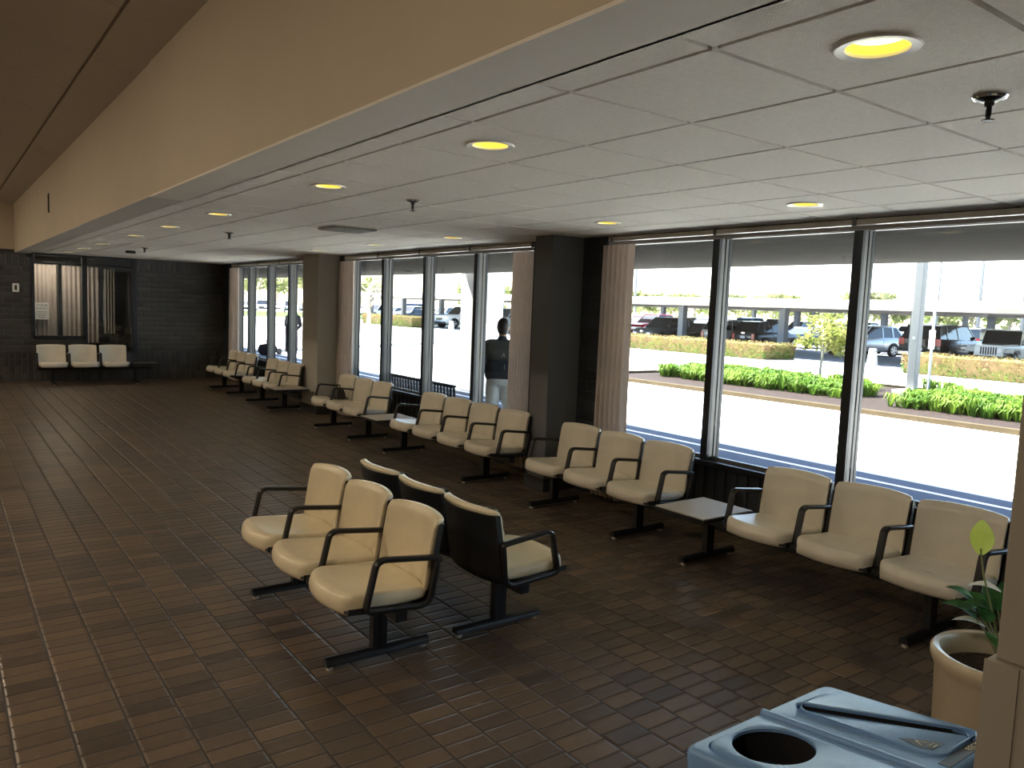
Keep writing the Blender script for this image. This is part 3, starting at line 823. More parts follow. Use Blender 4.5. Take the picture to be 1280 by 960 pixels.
# ================================================================== PLANT POT
PXY = (2.86, 1.04)
t = thing('plant_pot', 'cream ceramic planter behind the taupe wall end', 'planter', (*PXY, 0))
MB().lathe([(0, 0), (.178, 0), (.185, .01), (.205, .60), (.212, .615), (.222, .64), (.222, .66), (.212, .672), (.196, .668), (.188, .65), (.186, .58), (0, .58)], n=48).build('pot', M['pot'], t, smooth=True)
MB().lathe([(0, .60), (.1, .605), (.187, .598)], n=32).build('soil', M['soil'], t, smooth=True)
t = thing('peace_lily', 'green leafy plant with one tall yellow-green leaf in cream planter', 'plant', (*PXY, .612))
def leaf(mb, base, tip, width, curl=.12, n=8, side=None):
    base, tip = Vector(base), Vector(tip); d = tip-base
    sd = Vector(side).normalized() if side else d.cross(Vector((0, 0, 1))).normalized()
    up = sd.cross(d).normalized()
    def fn(a, b):
        wv = width*math.sin(PI*min(1, a*.93+.05))**.8*(1-a*.25)*(1 if a < .999 else 0)
        return base + d*a + up*(curl*d.length*math.sin(PI*a)) + sd*((b-.5)*2*wv) + up*abs(b-.5)*wv*.5
    mb.sheet(fn, n, 4)
random.seed(3)
def pl(dx, dy, dz): return (dx, dy, dz)
# the tall yellow-green leaf leaning out past the wall end
view = Vector((PXY[0], PXY[1], 0)).normalized(); leftv = Vector((-view.y, view.x, 0))
tb = leftv*.10 + Vector((0, 0, .385)); tt_ = leftv*.103 + Vector((0, 0, .505))
MB().tube([(0, 0, 0), leftv*.05+Vector((0, 0, .2)), leftv*.085+Vector((0, 0, .32)), tb + Vector((0, 0, .02))], [.005, .004, .0035, .003], 6).build('stem', M['stem'], t, smooth=True)
mb = MB(); leaf(mb, tb, tt_, .042, .03, 14, side=leftv*1.0+view*.15); mb.build('tall_leaf', M['spathe'], t, smooth='full', recalc=False)
for k in range(16):
    a = k*2.4; rr = .14+.08*random.random(); h = .12+.2*random.random()
    tip = Vector((rr*math.cos(a), rr*math.sin(a), h)); b0 = tip*.45+Vector((0, 0, .06))
    MB().tube([(0, 0, 0), b0*.6+Vector((0, 0, .02)), b0], .003, 5).build('stem', M['stem'], t)
    mb = MB(); leaf(mb, b0, tip+Vector((0, 0, -.03)), .05, .15); mb.build('leaf', M['plantleaf'], t, smooth='full', recalc=False)
for (s, z, w_) in ((.135, .14, .03), (.10, .27, .035), (.115, .20, .05)):
    b0 = leftv*(s-.07)+Vector((0, 0, z)); mb = MB(); leaf(mb, b0, leftv*(s+.03)+Vector((0, 0, z+.0)), w_, .12)
    mb.build('leaf', M['whitebloom'] if w_ < .04 else M['plantleaf'], t, smooth='full', recalc=False)
# ================================================================== OUTSIDE
G = -.12
struct(MB().box((5.36, -30, G-.2), (9.6, 60, G)), 'ground_apron', M['apron_shade'], 'pavement outside the windows, overhang shade put into its dark bluish colour', 'pavement')
struct(MB().box((9.6, -40, G-.2), (15.5, 130, G)), 'road', M['asphalt'], 'pale concrete road outside', 'road')
struct(MB().box((15.5, -60, G-.25), (31.5, 48, G-.03)).box((15.5, 17.6, G-.25), (31.5, 130, G-.002)).box((22.6, -60, G-.25), (31.5, 17.6, G-.002)), 'pavement', M['walk'], 'pale pavement between the planting bed and the hedges', 'pavement')
struct(MB().box((31.5, -80, G-.2), (140, 62, G)), 'parking_ground', M['lot'], 'parking lot surface', 'ground')
struct(MB().box((31.5, 62, G-.2), (260, 330, G)).box((-160, 130, G-.2), (31.5, 330, G)), 'far_ground', M['walk'], 'far pale ground beyond the parking lot', 'ground')
struct(MB().box((-40, 62, G-.2), (9.0, 130, G)), 'far_road', M['asphalt'], 'far stretch of pale road', 'road')
mb = MB()
for x in (8.2, 9.0): mb.box((x-.04, -30, G), (x+.05, 60, G+.004))
struct(mb, 'road_line', M['line'], 'thin white lines painted along the road edge', 'road marking')
# planting bed with kerb
struct(MB().box((15.4, -30, G-.03), (15.58, 17.6, G+.1)).box((15.4, 17.45, G-.03), (22.7, 17.62, G+.1)).box((22.55, -30, G-.03), (22.7, 17.6, G+.1)), 'kerb', M['kerb'], 'tan kerb round the planting bed', 'kerb')
struct(MB().box((15.58, -30, G-.1), (22.55, 17.45, G+.03)), 'mulch_bed', M['mulch'], 'brown mulch of the planting bed', 'ground')
struct(MB().box((24.5, 14.0, G-.02), (24.62, 20, G+.006)), 'kerb_red', M['redkerb'], 'red painted strip on the pavement', 'kerb')
struct(MB().box((20, 84, G), (60, 120, G+.02)).box((40, 68, G), (60, 90, G+.02)), 'lawn', M['grass'], 'far green lawn strip', 'ground')
# low raised dark strip across the road
t = MB().prism([(6.5, 26.0, G), (23.0, 35.2, G), (22.7, 35.8, G), (6.3, 26.6, G)], (0, 0, .07)).build('dark_road_strip', M['lot'])
tag(t, 'low raised dark strip lying across the pale road', 'speed bump')

# overhang and its pylon
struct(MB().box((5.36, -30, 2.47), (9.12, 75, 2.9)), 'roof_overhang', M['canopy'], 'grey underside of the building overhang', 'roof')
py = sempty('pylon', 'white sculpted pylon carrying the overhang', 'column')
px0, py0 = 9.85, 14.62
mb = MB()
hexa = lambda cx, cy, a, b, z: [Vector((cx-a, cy-b, z)), Vector((cx+a, cy-b, z)), Vector((cx+a, cy+b, z)), Vector((cx-a, cy+b, z))]
mb.rings([hexa(px0, py0, .26, .46, G), hexa(px0, py0, .26, .46, 1.3), hexa(px0, py0, .26, .5, 3.2)])
mb.build('shaft', M['pylon'], py, bevel=.02)
mb = MB(); mb.prism([(px0-.30, py0-.50, 2.44), (px0-.30, py0-.18, 2.44), (px0-.30, py0-.2, 2.0), (px0-.285, py0-.41, 1.4), (px0-.285, py0-.47, 1.4)], (.2, 0, 0))
mb.build('facet', M['pylon_grey'], py)
MB().box((9.0, py0-.4, 2.62), (px0-.2, py0+.4, 2.86)).build('bracket', M['pylon'], py)

# bench with slatted back outside the middle bay
t = thing('slatted_bench', 'dark slatted metal bench outside the middle window bay', 'bench', (5.72, 9.0, G))
mb = MB()
for k in range(24): mb.box((.02, k*.085, .42), (.04, k*.085+.042, .80), Matrix.Rotation(R(-6), 4, 'Y'))
mb.build('backrest_slats', M['benchmetal'], t)
mb = MB()
for z in (.42, .80): mb.box((.0, -.02, z-.02), (.045, 2.03, z+.02), Matrix.Rotation(R(-6), 4, 'Y'))
mb.build('back_rail', M['benchmetal'], t)
mb = MB()
for k in range(6): mb.box((.06+k*.075, -.02, .42), (.115+k*.075, 2.03, .44))
mb.build('seat_slats', M['benchmetal'], t)
for y in (.1, 1.9):
    for x in (.06, .46): MB().box((x-.02, y-.02, 0), (x+.02, y+.02, .42)).build('leg', M['benchmetal'], t)

# ---------------- foliage
def cards(mb, pts, size, rnd, tilt=1.0):
    for p in pts:
        n = Vector((rnd.gauss(0, 1), rnd.gauss(0, 1), rnd.gauss(.5, 1)*tilt)).normalized()
        a = n.orthogonal().normalized(); b = n.cross(a); th = rnd.random()*6.28
        a, b = a*math.cos(th)+b*math.sin(th), b*math.cos(th)-a*math.sin(th)
        s = size*(.6+.8*rnd.random()); p = Vector(p)
        mb.poly([p-a*s, p-b*s*.45+a*s*.1, p+a*s, p+b*s*.45+a*s*.1])
def strap_bed(label, x0, x1, y0, y1, n, seed, avoid=()):
    rnd = random.Random(seed); mb = MB()
    for k in range(n):
        cx, cy = rnd.uniform(x0, x1), rnd.uniform(y0, y1)
        if any((cx-ax)**2+(cy-ay)**2 < ar*ar for ax, ay, ar in avoid): continue
        H = rnd.uniform(.2, .4)
        for q in range(16):
            a = rnd.random()*6.28; L = rnd.uniform(.12, .34); d = Vector((math.cos(a), math.sin(a), 0)); s = Vector((-d.y, d.x, 0))*.015
            p0 = Vector((cx, cy, G+.03))+d*.04; p1 = p0+d*L*.4+Vector((0, 0, H)); p2 = p0+d*L+Vector((0, 0, H*rnd.uniform(.45, .95)))
            v = [mb.bm.verts.new(p) for p in (p0-s*.7, p0+s*.7, p1+s, p1-s, p2)]
            mb.face([v[0], v[1], v[2], v[3]]); mb.face([v[3], v[2], v[4]])
    o = mb.build('daylily_bed', M['daylily'], recalc=False); o['kind'] = 'stuff'
    return tag(o, label, 'plants', 'bright green strap-leaved plants in the kerbed bed')
strap_bed('bright green strap-leaved plants along the kerb around the young tree', 17.7, 20.6, 10.6, 16.7, 760, 1, ((20.6, 10.2, 1.1), (20.3, 12.75, .5)))
strap_bed('bright green strap-leaved plants along the kerb beside the sign post', 17.3, 20.2, 1.5, 9.1, 900, 2)
strap_bed('small green clump behind the lamp pole footing', 21.0, 22.2, 9.4, 10.7, 60, 3, ((21.6, 10.36, .45), (20.6, 10.3, 1.0)))
def hedge(label, x0, x1, y0, y1, h, seed):
    rnd = random.Random(seed)
    t = thing('hedge', label, 'hedge', ((x0+x1)/2, (y0+y1)/2, G), group='clipped two-tone hedges beyond the pavement')
    def surf(n, zlo, zhi):
        pts = []
        for k in range(n):
            f = rnd.random(); x = rnd.uniform(x0, x1); y = rnd.uniform(y0, y1); z = rnd.uniform(zlo, zhi)
            if f < .3: x = x0+abs(rnd.gauss(0, .06))
            elif f < .4: y = y0+abs(rnd.gauss(0, .06))
            elif f < .5: y = y1-abs(rnd.gauss(0, .06))
            elif zhi > h*.9: z = h-abs(rnd.gauss(0, .07))
            pts.append((x-(x0+x1)/2, y-(y0+y1)/2, z))
        return pts
    ly = y1-y0
    mb = MB(); mb.box((x0-(x0+x1)/2+.08, -ly/2+.08, 0), ((x1-x0)/2-.08, ly/2-.08, h-.1)); cards(mb, surf(int(ly*190), h*.45, h), .06, rnd); mb.build('new_growth', M['hedge_y'], t, recalc=False)
    mb = MB(); cards(mb, surf(int(ly*170), .02, h*.52), .06, rnd); mb.build('lower_foliage', M['hedge_g'], t, recalc=False)
hedge('yellow-topped hedge in front of the grey and black parked cars', 30.6, 33.2, 22.2, 33.5, .78, 11)
hedge('yellow-topped hedge in front of the white off-roader', 30.2, 32.8, 2.0, 15.6, .80, 12)
hedge('long low hedge seen through the middle window bay', 31.8, 34, 57.5, 67, .95, 13)

def tree(label, x, y, h, crown, m, seed, trunk=.07, n=1500, leaf=.09, shape=1.0, group=None, bare=False, z=G):
    rnd = random.Random(seed)
    t = thing('tree', label, 'tree', (x, y, z), group=group)
    mb = MB(); tips = []
    base_h = h*(.42 if not bare else .32)
    mb.tube([(0, 0, 0), (rnd.gauss(0, .02)*h, rnd.gauss(0, .02)*h, base_h*.6), (0, 0, base_h), (0, 0, h*.75)], [trunk, trunk*.8, trunk*.65, trunk*.25], 7)
    for k in range(9 if not bare else 16):
        a = rnd.random()*6.28; zz = rnd.uniform(base_h*.85, h*.72); L = crown*rnd.uniform(.6, 1)
        e = Vector((math.cos(a)*L, math.sin(a)*L, zz+L*rnd.uniform(.4, .9)))
        s = Vector((0, 0, zz)); mid = s.lerp(e, .5)+Vector((0, 0, .08*L))
        mb.tube([s, mid, e], [trunk*.4, trunk*.25, trunk*.08], 5); tips.append(e)
        if bare:
            for q in range(4):
                b = s.lerp(e, rnd.uniform(.4, 1)); e2 = b+Vector((rnd.gauss(0, .4), rnd.gauss(0, .4), rnd.uniform(.1, .6)))*crown*.6
                mb.tube([b, e2], [trunk*.14, trunk*.04], 4)
                for q2 in range(3):
                    b3 = b.lerp(e2, rnd.uniform(.3, 1)); mb.tube([b3, b3+Vector((rnd.gauss(0, .3), rnd.gauss(0, .3), rnd.uniform(0, .4)))*crown*.4], [trunk*.06, trunk*.03], 3)
    mb.build('trunk', M['bark'], t, smooth=True)
    if n:
        pts = []
        blobs = [(Vector((0, 0, h*.68)), crown*.75)] + [(e*.8+Vector((0, 0, e.z*.15)), crown*rnd.uniform(.3, .5)) for e in tips]
        for k in range(n):
            c, r = rnd.choice(blobs); d = Vector((rnd.gauss(0, 1), rnd.gauss(0, 1), rnd.gauss(0, 1))).normalized()*r*rnd.random()**.4
            p = c+Vector((d.x, d.y, d.z*.8*shape)); p.z = min(max(p.z, h*.3), h); pts.append(p)
        mb = MB(); cards(mb, pts, leaf, rnd); mb.build('crown', m, t, recalc=False)
    return t
tree('young tree with yellow-green leaves in the planting bed', 20.3, 12.75, 2.15, .85, M['treeleaf'], 21, .05, 1300, .07)
tree('bare spreading tree seen at the edge of the middle window bay', 29.5, 60.8, 4.7, 2.2, None, 22, .2, 0, bare=True)
tree('small round tree standing above the carport roof', 57.5, 87.5, 7.2, 2.0, M['fartree'], 23, .12, 500, .3)
# background trees, behind the parking lot and beyond the lawn
rnd = random.Random(5)
k = 0
for i in range(24):
    az = R(33.5+i*1.75); d = (112, 126, 140)[i % 3]
    x, y = d*math.sin(az), d*math.cos(az)
    tree(('pale yellow-green tree in the distant tree line', 'mid green tree in the distant tree line')[i % 2] + ' behind the parking lot', x, y, rnd.uniform(4.0, 5.4), rnd.uniform(3.2, 3.9), M['fartree'], 100+i, .25, 420, .6, group='distant trees behind the parking lot')
for i in range(11):
    az = R(15+i*1.15); d = (150, 165, 180)[i % 3]
    x, y = d*math.sin(az), d*math.cos(az)
    tree('leafy green tree beyond the lawn, seen through the far window bay', x, y, rnd.uniform(6.5, 9), rnd.uniform(2.6, 3.6), M['fartree'], 200+i, .3, 650, .45, group='green trees beyond the lawn')

# ---------------- poles, signs, bollards
def sqpole(name, label, x, y, h, w, m, foot=True, cat='lamp post', group=None):
    t = thing(name, label, cat, (x, y, G), group=group)
    MB().box((-w/2, -w/2, 0), (w/2, w/2, h)).build('pole', m, t, bevel=w*.08)
    if foot: MB().box((-w*1.6, -w*1.6, 0), (w*1.6, w*1.6, .17)).build('footing', M['concrete'], t, bevel=.02)
    return t
p = sqpole('lamp_post', 'thick grey square lamp post on a concrete footing in the planting bed', 20.6, 10.3, 6.5, .22, M['poleg'])
MB().box((-.5, -.12, 6.42), (.14, .12, 6.56)).build('lamp_arm', M['poleg'], p); MB().box((-.115, -.04, 1.5), (-.11, .04, 1.58)).build('access_plate', M['vent'], p)
for i, (x, y, h) in enumerate(((70, 30, 9.5), (88, 42, 9.5), (69, 26.3, 9), (66, 66, 8), (84, 84, 9), (55, 77, 8.5), (80, 120, 11))):
    q = sqpole('lamp_post', 'thin dark lamp post rising far off above the carport roof', x, y, h, .22, M['poleg'], False, group='distant thin lamp posts')
    MB().box((-.6, -.15, h), (.6, .15, h+.12)).build('lamp_head', M['vent'], q)
t = thing('sign_post', 'thin grey sign post with edge-on plates behind the plants', 'sign', (21.6, 10.36, G), rz=R(63))
MB().box((-.025, -.025, 0), (.025, .025, 2.85)).build('post', M['signback'], t)
MB().box((-.1, .026, 2.3), (.1, .032, 2.8)).build('sign_plate', M['signback'], t); MB().box((-.14, .026, 1.25), (.10, .032, 1.75)).build('sign_plate', M['white'], t)
def bollard(label, x, y):
    t = thing('bollard', label, 'bollard', (x, y, G), group='pale tapered concrete bollards'); t.scale = (.66, .66, .72)
    MB().lathe([(0, 0), (.42, 0), (.44, .02), (.44, .05), (.36, .06), (.24, .98), (.22, 1.05), (0, 1.06)], n=20).build('body', M['concrete'], t, smooth=True)
    MB().lathe([(.262, .86), (.275, .87), (.27, .92), (.257, .93)], n=20).build('band', M['vent'], t, smooth=True)
bollard('pale tapered bollard in front of the silver crossover', 33.6, 18.65)
bollard('pale tapered bollard seen through the middle window bay', 32.4, 52.2)
t = thing('floor_sign', 'small yellow and white folding floor sign standing by the far lawn', 'sign', (15.3, 50.5, G))
mb = MB(); mb.prism([(-.3, -.28, 0), (-.3, .28, 0), (-.1, .22, 1.15), (-.1, -.22, 1.15)], (.03, 0, 0)); mb.prism([(.3, -.28, 0), (.3, .28, 0), (-.07, .22, 1.15), (-.07, -.22, 1.15)], (.03, 0, 0))
mb.build('board', mat('yellow_board', (.75, .6, .12), .5), t)

# ---------------- carports
def carport(label, x0, x1, y0, y1, z, cols, cx):
    t = thing('carport', label, 'carport', (x0, y0, G), group='long flat-roofed carports')
    L, W = y1-y0, x1-x0; z -= G
    MB().box((0, 0, z+.16), (W, L, z+.42)).build('roof', M['fascia'], t, bevel=.02)
    MB().box((.25, .1, z+.1), (W-.25, L-.1, z+.16)).build('soffit', M['carport_soffit'], t)
    for bx in (.35, W-.5): MB().box((bx, .2, z-.02), (bx+.15, L-.2, z+.1)).build('beam', M['carport_soffit'], t)
    for cy in cols:
        MB().box((cx-x0-.2, cy-y0-.2, 0), (cx-x0+.2, cy-y0+.2, z+.1)).build('column', M['steelcol'], t, bevel=.02)
        MB().box((.4, cy-y0-.12, z-.02), (W-.4, cy-y0+.12, z+.12)).build('cross_beam', M['carport_soffit'], t)
carport('nearest long white carport over the parked cars', 33.6, 45, -12, 78, 2.36, (-10.1, -2.9, 4.3, 11.5, 18.7, 25.9, 33.1, 40.3, 47.5, 54.7, 61.9, 69.1, 76.3), 37.3)
carport('second white carport behind the first', 54, 64, -6, 60, 2.55, (-5, 1.5, 9, 16.5, 24, 31.5, 39, 46.5, 54), 58)
carport('third white carport farther back in the lot', 74, 84, 0, 66, 2.75, (3, 11, 19, 27, 35, 43, 51, 59), 79)

# ---------------- cars
def car(label, x, y, yaw, style, col, group='parked cars', detail=1, pname=None, metal=.3, rear=False, plate=True):
    """built nose toward -X; yaw turns it"""
    t = thing(style if style in ('suv', 'pickup_truck', 'sedan', 'van') else 'off_roader', label, 'pickup truck' if style == 'pickup_truck' else 'car', (x, y, G), yaw, group)
    P_ = paint(pname, col, metal)
    D = dict(suv=(4.7, .93, 1.72), pickup_truck=(5.7, .99, 1.92), sedan=(4.7, .9, 1.42), off_roader=(4.4, .9, 1.82), van=(5.2, .98, 2.1))[style]
    L, w, H = D; h = L/2
    if style == 'suv':
        st = [(-h, .55, .74, .80), (-h+.12, .42, .86, .93), (-h+.5, .3, .96, .99), (-.95, .28, 1.04, 1), (.4, .28, 1.08, 1), (h-.35, .3, 1.10, 1), (h-.08, .4, 1.05, .96), (h, .55, .9, .88)]
        cab = [(-1.05, 1.03), (-.25, H), (1.75, H-.03), (2.2, 1.08)]
    elif style == 'pickup_truck':
        st = [(-h, .6, .95, .9), (-h+.1, .45, 1.08, .97), (-h+.6, .4, 1.16, 1), (-1.3, .38, 1.22, 1), (.8, .38, 1.24, 1), (h-.06, .42, 1.24, 1), (h, .5, 1.2, .97)]
        cab = [(-1.45, 1.2), (-.7, H), (h-.35 if rear else .75, H-.04), (h-.08 if rear else .95, 1.22)]
    elif style == 'sedan':
        st = [(-h, .45, .62, .78), (-h+.15, .32, .72, .92), (-h+.6, .25, .82, .99), (-.9, .24, .92, 1), (.6, .24, .95, 1), (1.5, .25, .97, 1), (h-.1, .35, .95, .94), (h, .5, .82, .85)]
        cab = [(-1.0, .91), (-.2, H), (.75, H-.02), (1.65, .96)]
    elif style == 'off_roader':
        st = [(-h, .55, 1.05, .62), (-h+.04, .5, 1.1, .68), (-h+.6, .48, 1.13, .74), (-.75, .45, 1.16, .88), (-.6, .42, 1.16, .92), (h-.05, .42, 1.16, .92), (h, .5, 1.12, .9)]
        cab = [(-.72, 1.15), (-.45, H), (h-.12, H), (h-.03, 1.15)]
    else:
        st = [(-h, .5, .9, .88), (-h+.15, .35, 1.05, .95), (-h+.7, .3, 1.15, 1), (h-.05, .32, 1.2, 1), (h, .4, 1.1, .95)]
        cab = [(-h+.55, 1.12), (-h+1.25, H), (h-.15, H), (h-.04, 1.15)]
    mb = MB(); rings = []
    for sx_, zb, zt, k in st:
        ww = w*k
        rings.append([Vector(p) for p in ((sx_, -ww*.9, zb), (sx_, -ww, zb+.12), (sx_, -ww*1.0, (zb+zt)/2), (sx_, -ww*.985, zt-.1), (sx_, -ww*.9, zt), (sx_, ww*.9, zt), (sx_, ww*.985, zt-.1), (sx_, ww, (zb+zt)/2), (sx_, ww, zb+.12), (sx_, ww*.9, zb))])
    mb.rings(rings); mb.build('body', P_, t, smooth=True)
    # greenhouse
    bw, rw = w*.92, w*(.76 if style not in ('off_roader', 'van') else .86)
    if style == 'off_roader': bw = w*.9
    (xa, za), (xb, zb_), (xc, zc), (xd, zd) = cab
    def sec(x_, z_, ww): return (Vector((x_, -ww, z_)), Vector((x_, ww, z_)))
    mb = MB()
    A, B_ = sec(xa, za-.02, bw), sec(xb, zb_-.05, rw); C_, D_ = sec(xc, zc-.05, rw), sec(xd, zd-.02, bw)
    mb.rings([[A[0], B_[0], C_[0], D_[0]], [A[1], B_[1], C_[1], D_[1]]]); mb.build('windows', M['carglass'], t)
    mb = MB(); o_ = .012
    mb.rings([[Vector((xb-.06, s*(rw+o_), zb_-.06)), Vector((xb-.02, s*(rw+o_-.04), zb_-.01)), Vector((lerp(xb, xc, .5), s*(rw+o_-.06), zb_+.015)), Vector((xc+.02, s*(rw+o_-.04), zc-.01)), Vector((xc+.06, s*(rw+o_), zc-.06))] for s in (-1, 1)]); mb.build('roof', P_, t, smooth=True)
    def strip(p, q, wd, name='pillar'):
        mb = MB(); p, q = Vector(p), Vector(q)
        mb.prism([p+Vector((-wd/2, 0, 0)), p+Vector((wd/2, 0, 0)), q+Vector((wd/2, 0, 0)), q+Vector((-wd/2, 0, 0))], (0, .02 if p.y > 0 else -.02, 0)); return mb.build(name, P_, t)
    for s in (-1, 1):
        strip((xa+.02, s*bw, za-.02), (xb, s*rw, zb_-.05), .09); strip((xd-.03, s*bw, zd-.02), (xc-.03, s*rw, zc-.05), .12)
        if detail:
            xm = lerp(xb, xc, .42); strip((xm, s*bw, za-.02), (xm+.03, s*rw, zb_-.05), .07, 'pillar')
            if style in ('suv', 'van') or (style == 'pickup_truck' and rear): xm = lerp(xb, xc, .8); strip((xm+.05, s*bw, za-.02), (xm, s*rw, zb_-.05), .09)
    wr = .36 if style not in ('off_roader', 'pickup_truck') else .41
    fx, rx = (-h+.92, h-1.0) if style != 'off_roader' else (-h+.6, h-.85)
    for wx in (fx, rx):
        for s in (-1, 1):
            yw = s*(w-.02)
            if style == 'off_roader':
                MB().prism([(wx-.55, yw-s*.25, .78), (wx-.35, yw-s*.25, .98), (wx+.4, yw-s*.25, .98), (wx+.62, yw-s*.25, .7), (wx+.5, yw-s*.25, .7), (wx+.34, yw-s*.25, .9), (wx-.3, yw-s*.25, .9), (wx-.46, yw-s*.25, .74)], (0, s*.36, 0)).build('fender', P_, t)
            else:
                q = [(wx+(wr+.075)*math.cos(PI*k_/10), s*(w*1.002), wr+(wr+.075)*math.sin(PI*k_/10)) for k_ in range(11)]
                MB().prism(q, (0, s*.012, 0)).build('wheel_arch', M['plastic'], t)
            mb = MB(); mb.lathe([(0, -.1), (wr*.8, -.1), (wr, -.08), (wr, .08), (wr*.85, .1), (wr*.66, .1), (wr*.62, .06), (0, .06)], (wx, yw-s*.03, wr), 20, axis='Y')
            if s < 0:
                for v in mb.bm.verts: v.co.y = 2*(yw-s*.03)-v.co.y
            wl = mb.build('wheel', M['rubber'], t, smooth=True)
            if detail:
                mb = MB(); yy = yw+s*.035
                mb.lathe([(wr*.6, 0), (wr*.66, 0), (wr*.64, s*.03), (wr*.56, s*.03)], (wx, yy, wr), 20, axis='Y')
                for k_ in range(5):
                    a = 2*PI*k_/5; d = Vector((math.cos(a), 0, math.sin(a))); e = Vector((-d.z, 0, d.x))*.04
                    c = Vector((wx, yy+s*.012, wr)); mb.prism([c-e*1.2, c+e*1.2, c+d*wr*.62+e, c+d*wr*.62-e], (0, s*.012, 0))
                mb.build('rim', M['rim'], wl)
    # ends
    zf = st[0][2]; wf = w*st[0][3]
    if style == 'off_roader':
        mb = MB()
        for k_ in range(7): mb.box((-h-.012, -.36+k_*.105, .66), (-h+.02, -.30+k_*.105, 1.0))
        mb.build('grille', M['plastic'], t)
        for s in (-1, 1):
            MB().lathe([(0, -.02), (.1, -.02), (.105, 0), (.1, .01), (0, .01)], (-h, s*.47, .86), 16, axis='X').build('headlight', M['headlamp'], t, smooth=True)
        MB().box((-h-.22, -.8, .42), (-h-.02, .8, .6)).build('bumper', M['plastic'], t, bevel=.03)
    else:
        MB().box((-h-.02, -wf*.55, zf-.26), (-h+.05, wf*.55, zf-.04)).build('grille', M['plastic'] if style != 'pickup_truck' else M['chrome'], t, bevel=.01)
        for s in (-1, 1):
            MB().box((-h-.015, min(s*wf*.58, s*wf*1.0), zf-.18), (-h+.1, max(s*wf*.58, s*wf*1.0), zf-.03)).build('headlight', M['headlamp'], t, bevel=.02)
        MB().box((-h-.05, -wf*1.02, .36), (-h+.06, wf*1.02, .54)).build('bumper', M['plastic'], t, bevel=.02)
    zr, wrr = st[-1][2], w*st[-1][3]
    for s in (-1, 1):
        MB().box((h-.06, min(s*wrr*.74, s*wrr*1.03), zr-.3), (h+.02, max(s*wrr*.74, s*wrr*1.03), zr+.05)).build('tail_light', M['taillamp'], t, bevel=.015)
    MB().box((h-.05, -wrr*1.02, .42), (h+.06, wrr*1.02, .6)).build('bumper', M['chrome'] if style == 'pickup_truck' else M['plastic'], t, bevel=.02)
    if detail:
        MB().box((h+.022, -.17, .66), (h+.032, .17, .80)).build('license_plate', M['plate'], t)
        for s in (-1, 1): MB().box((xa+.28, s*(bw+.02)-.06, za+.02), (xa+.4, s*(bw+.02)+.06, za+.18)).build('side_mirror', P_, t, bevel=.02)
        # door seam strips
        for s in (-1, 1):
            MB().box((lerp(xb, xc, .42)-.006, min(s*w*.996, s*w*1.003), .45), (lerp(xb, xc, .42)+.006, max(s*w*.996, s*w*1.003), za-.1)).build('door_seam', M['plastic'], t)
    return t
silver = (.5, .52, .54); black = (.012, .013, .016); dgrey = (.1, .108, .12); white = (.72, .73, .73); navy = (.02, .04, .1); blue = (.02, .2, .5); red = (.45, .02, .03)
def emblem(t, x, s=1, kind='oval', z=.9):
    if kind == 'oval':
        o = MB().lathe([(0, -.006), (.12, -.006), (.125, 0), (.12, .006), (0, .006)], (0, 0, 0), 20, axis='X').build('emblem', M['signback'], t, smooth=True); o.location = (x, 0, z); o.scale = (1, 1, .42)
    else:
        mb = MB(); mb.box((x-.006, -.11, z-.025), (x+.006, .11, z+.025)); mb.box((x-.006, -.045, z-.045), (x+.006, .045, z+.045)); mb.build('emblem', M['chrome'], t)
car('red pickup truck with bright grille at the edge of the near curtain', 46.0, 43.3, 0, 'pickup_truck', red, pname='red')
c = car('grey crossover facing the hedge beside the carport column', 39.4, 36.4, R(2), 'suv', dgrey, pname='slate', metal=.5); emblem(c, -2.36, kind='cross', z=.78)
car('low black sedan facing the hedge between two utility cars', 40.8, 34.35, R(1), 'sedan', black, pname='black')
car('silver utility car backed to the hedge, beside the window mullion', 41.5, 32.35, PI+R(1), 'suv', silver, pname='silver', metal=.5)
c = car('black utility car showing red tail lamps beside the carport column', 41.9, 30.2, PI-R(1), 'suv', black, pname='black'); emblem(c, 2.36, kind='cross', z=.98)
car('dark blue utility car behind the black sedan', 51.4, 43.1, 0, 'suv', navy, pname='navy')
car('bright blue pickup truck behind the silver utility car', 57.2, 43.1, PI, 'pickup_truck', blue, pname='blue')
car('silver crossover parked beside the tapered bollard', 43.0, 24.5, -R(14), 'suv', (.5, .52, .55), pname='silver', metal=.5)
car('dark utility car behind the silver crossover', 51.5, 28.2, PI, 'suv', dgrey, pname='slate')
c = car('black pickup truck with covered bed and tailgate toward the window', 41, 19.05, PI+R(3), 'pickup_truck', black, pname='black', rear=True); emblem(c, 2.86, kind='oval', z=1.0)
car('white boxy off-roader with slotted grille facing the hedge', 41.0, 16.2, R(3), 'off_roader', white, pname='white', metal=0)
car('dark boxy off-roader behind the white one', 53.2, 22.5, PI, 'off_roader', dgrey, pname='slate')
car('black sedan with red tail lamp behind the middle bay hedge', 46.9, 82.6, R(-60), 'sedan', black, pname='black')
car('white pickup truck behind the bollard of the middle bay', 37.9, 58.6, R(2), 'pickup_truck', white, pname='white', metal=0)
car('silver pickup truck beside the sunlit curtain', 37.6, 50.9, R(0), 'pickup_truck', silver, pname='silver')
car('blue van far off in the middle window bay', 63, 113, R(30), 'van', (.02, .07, .35), pname='royal', detail=0)
rnd = random.Random(9)
cols_ = [('black', black), ('white', white), ('silver', silver), ('slate', dgrey), ('navy', navy), ('white', white), ('wine', (.2, .02, .03))]
i = 0
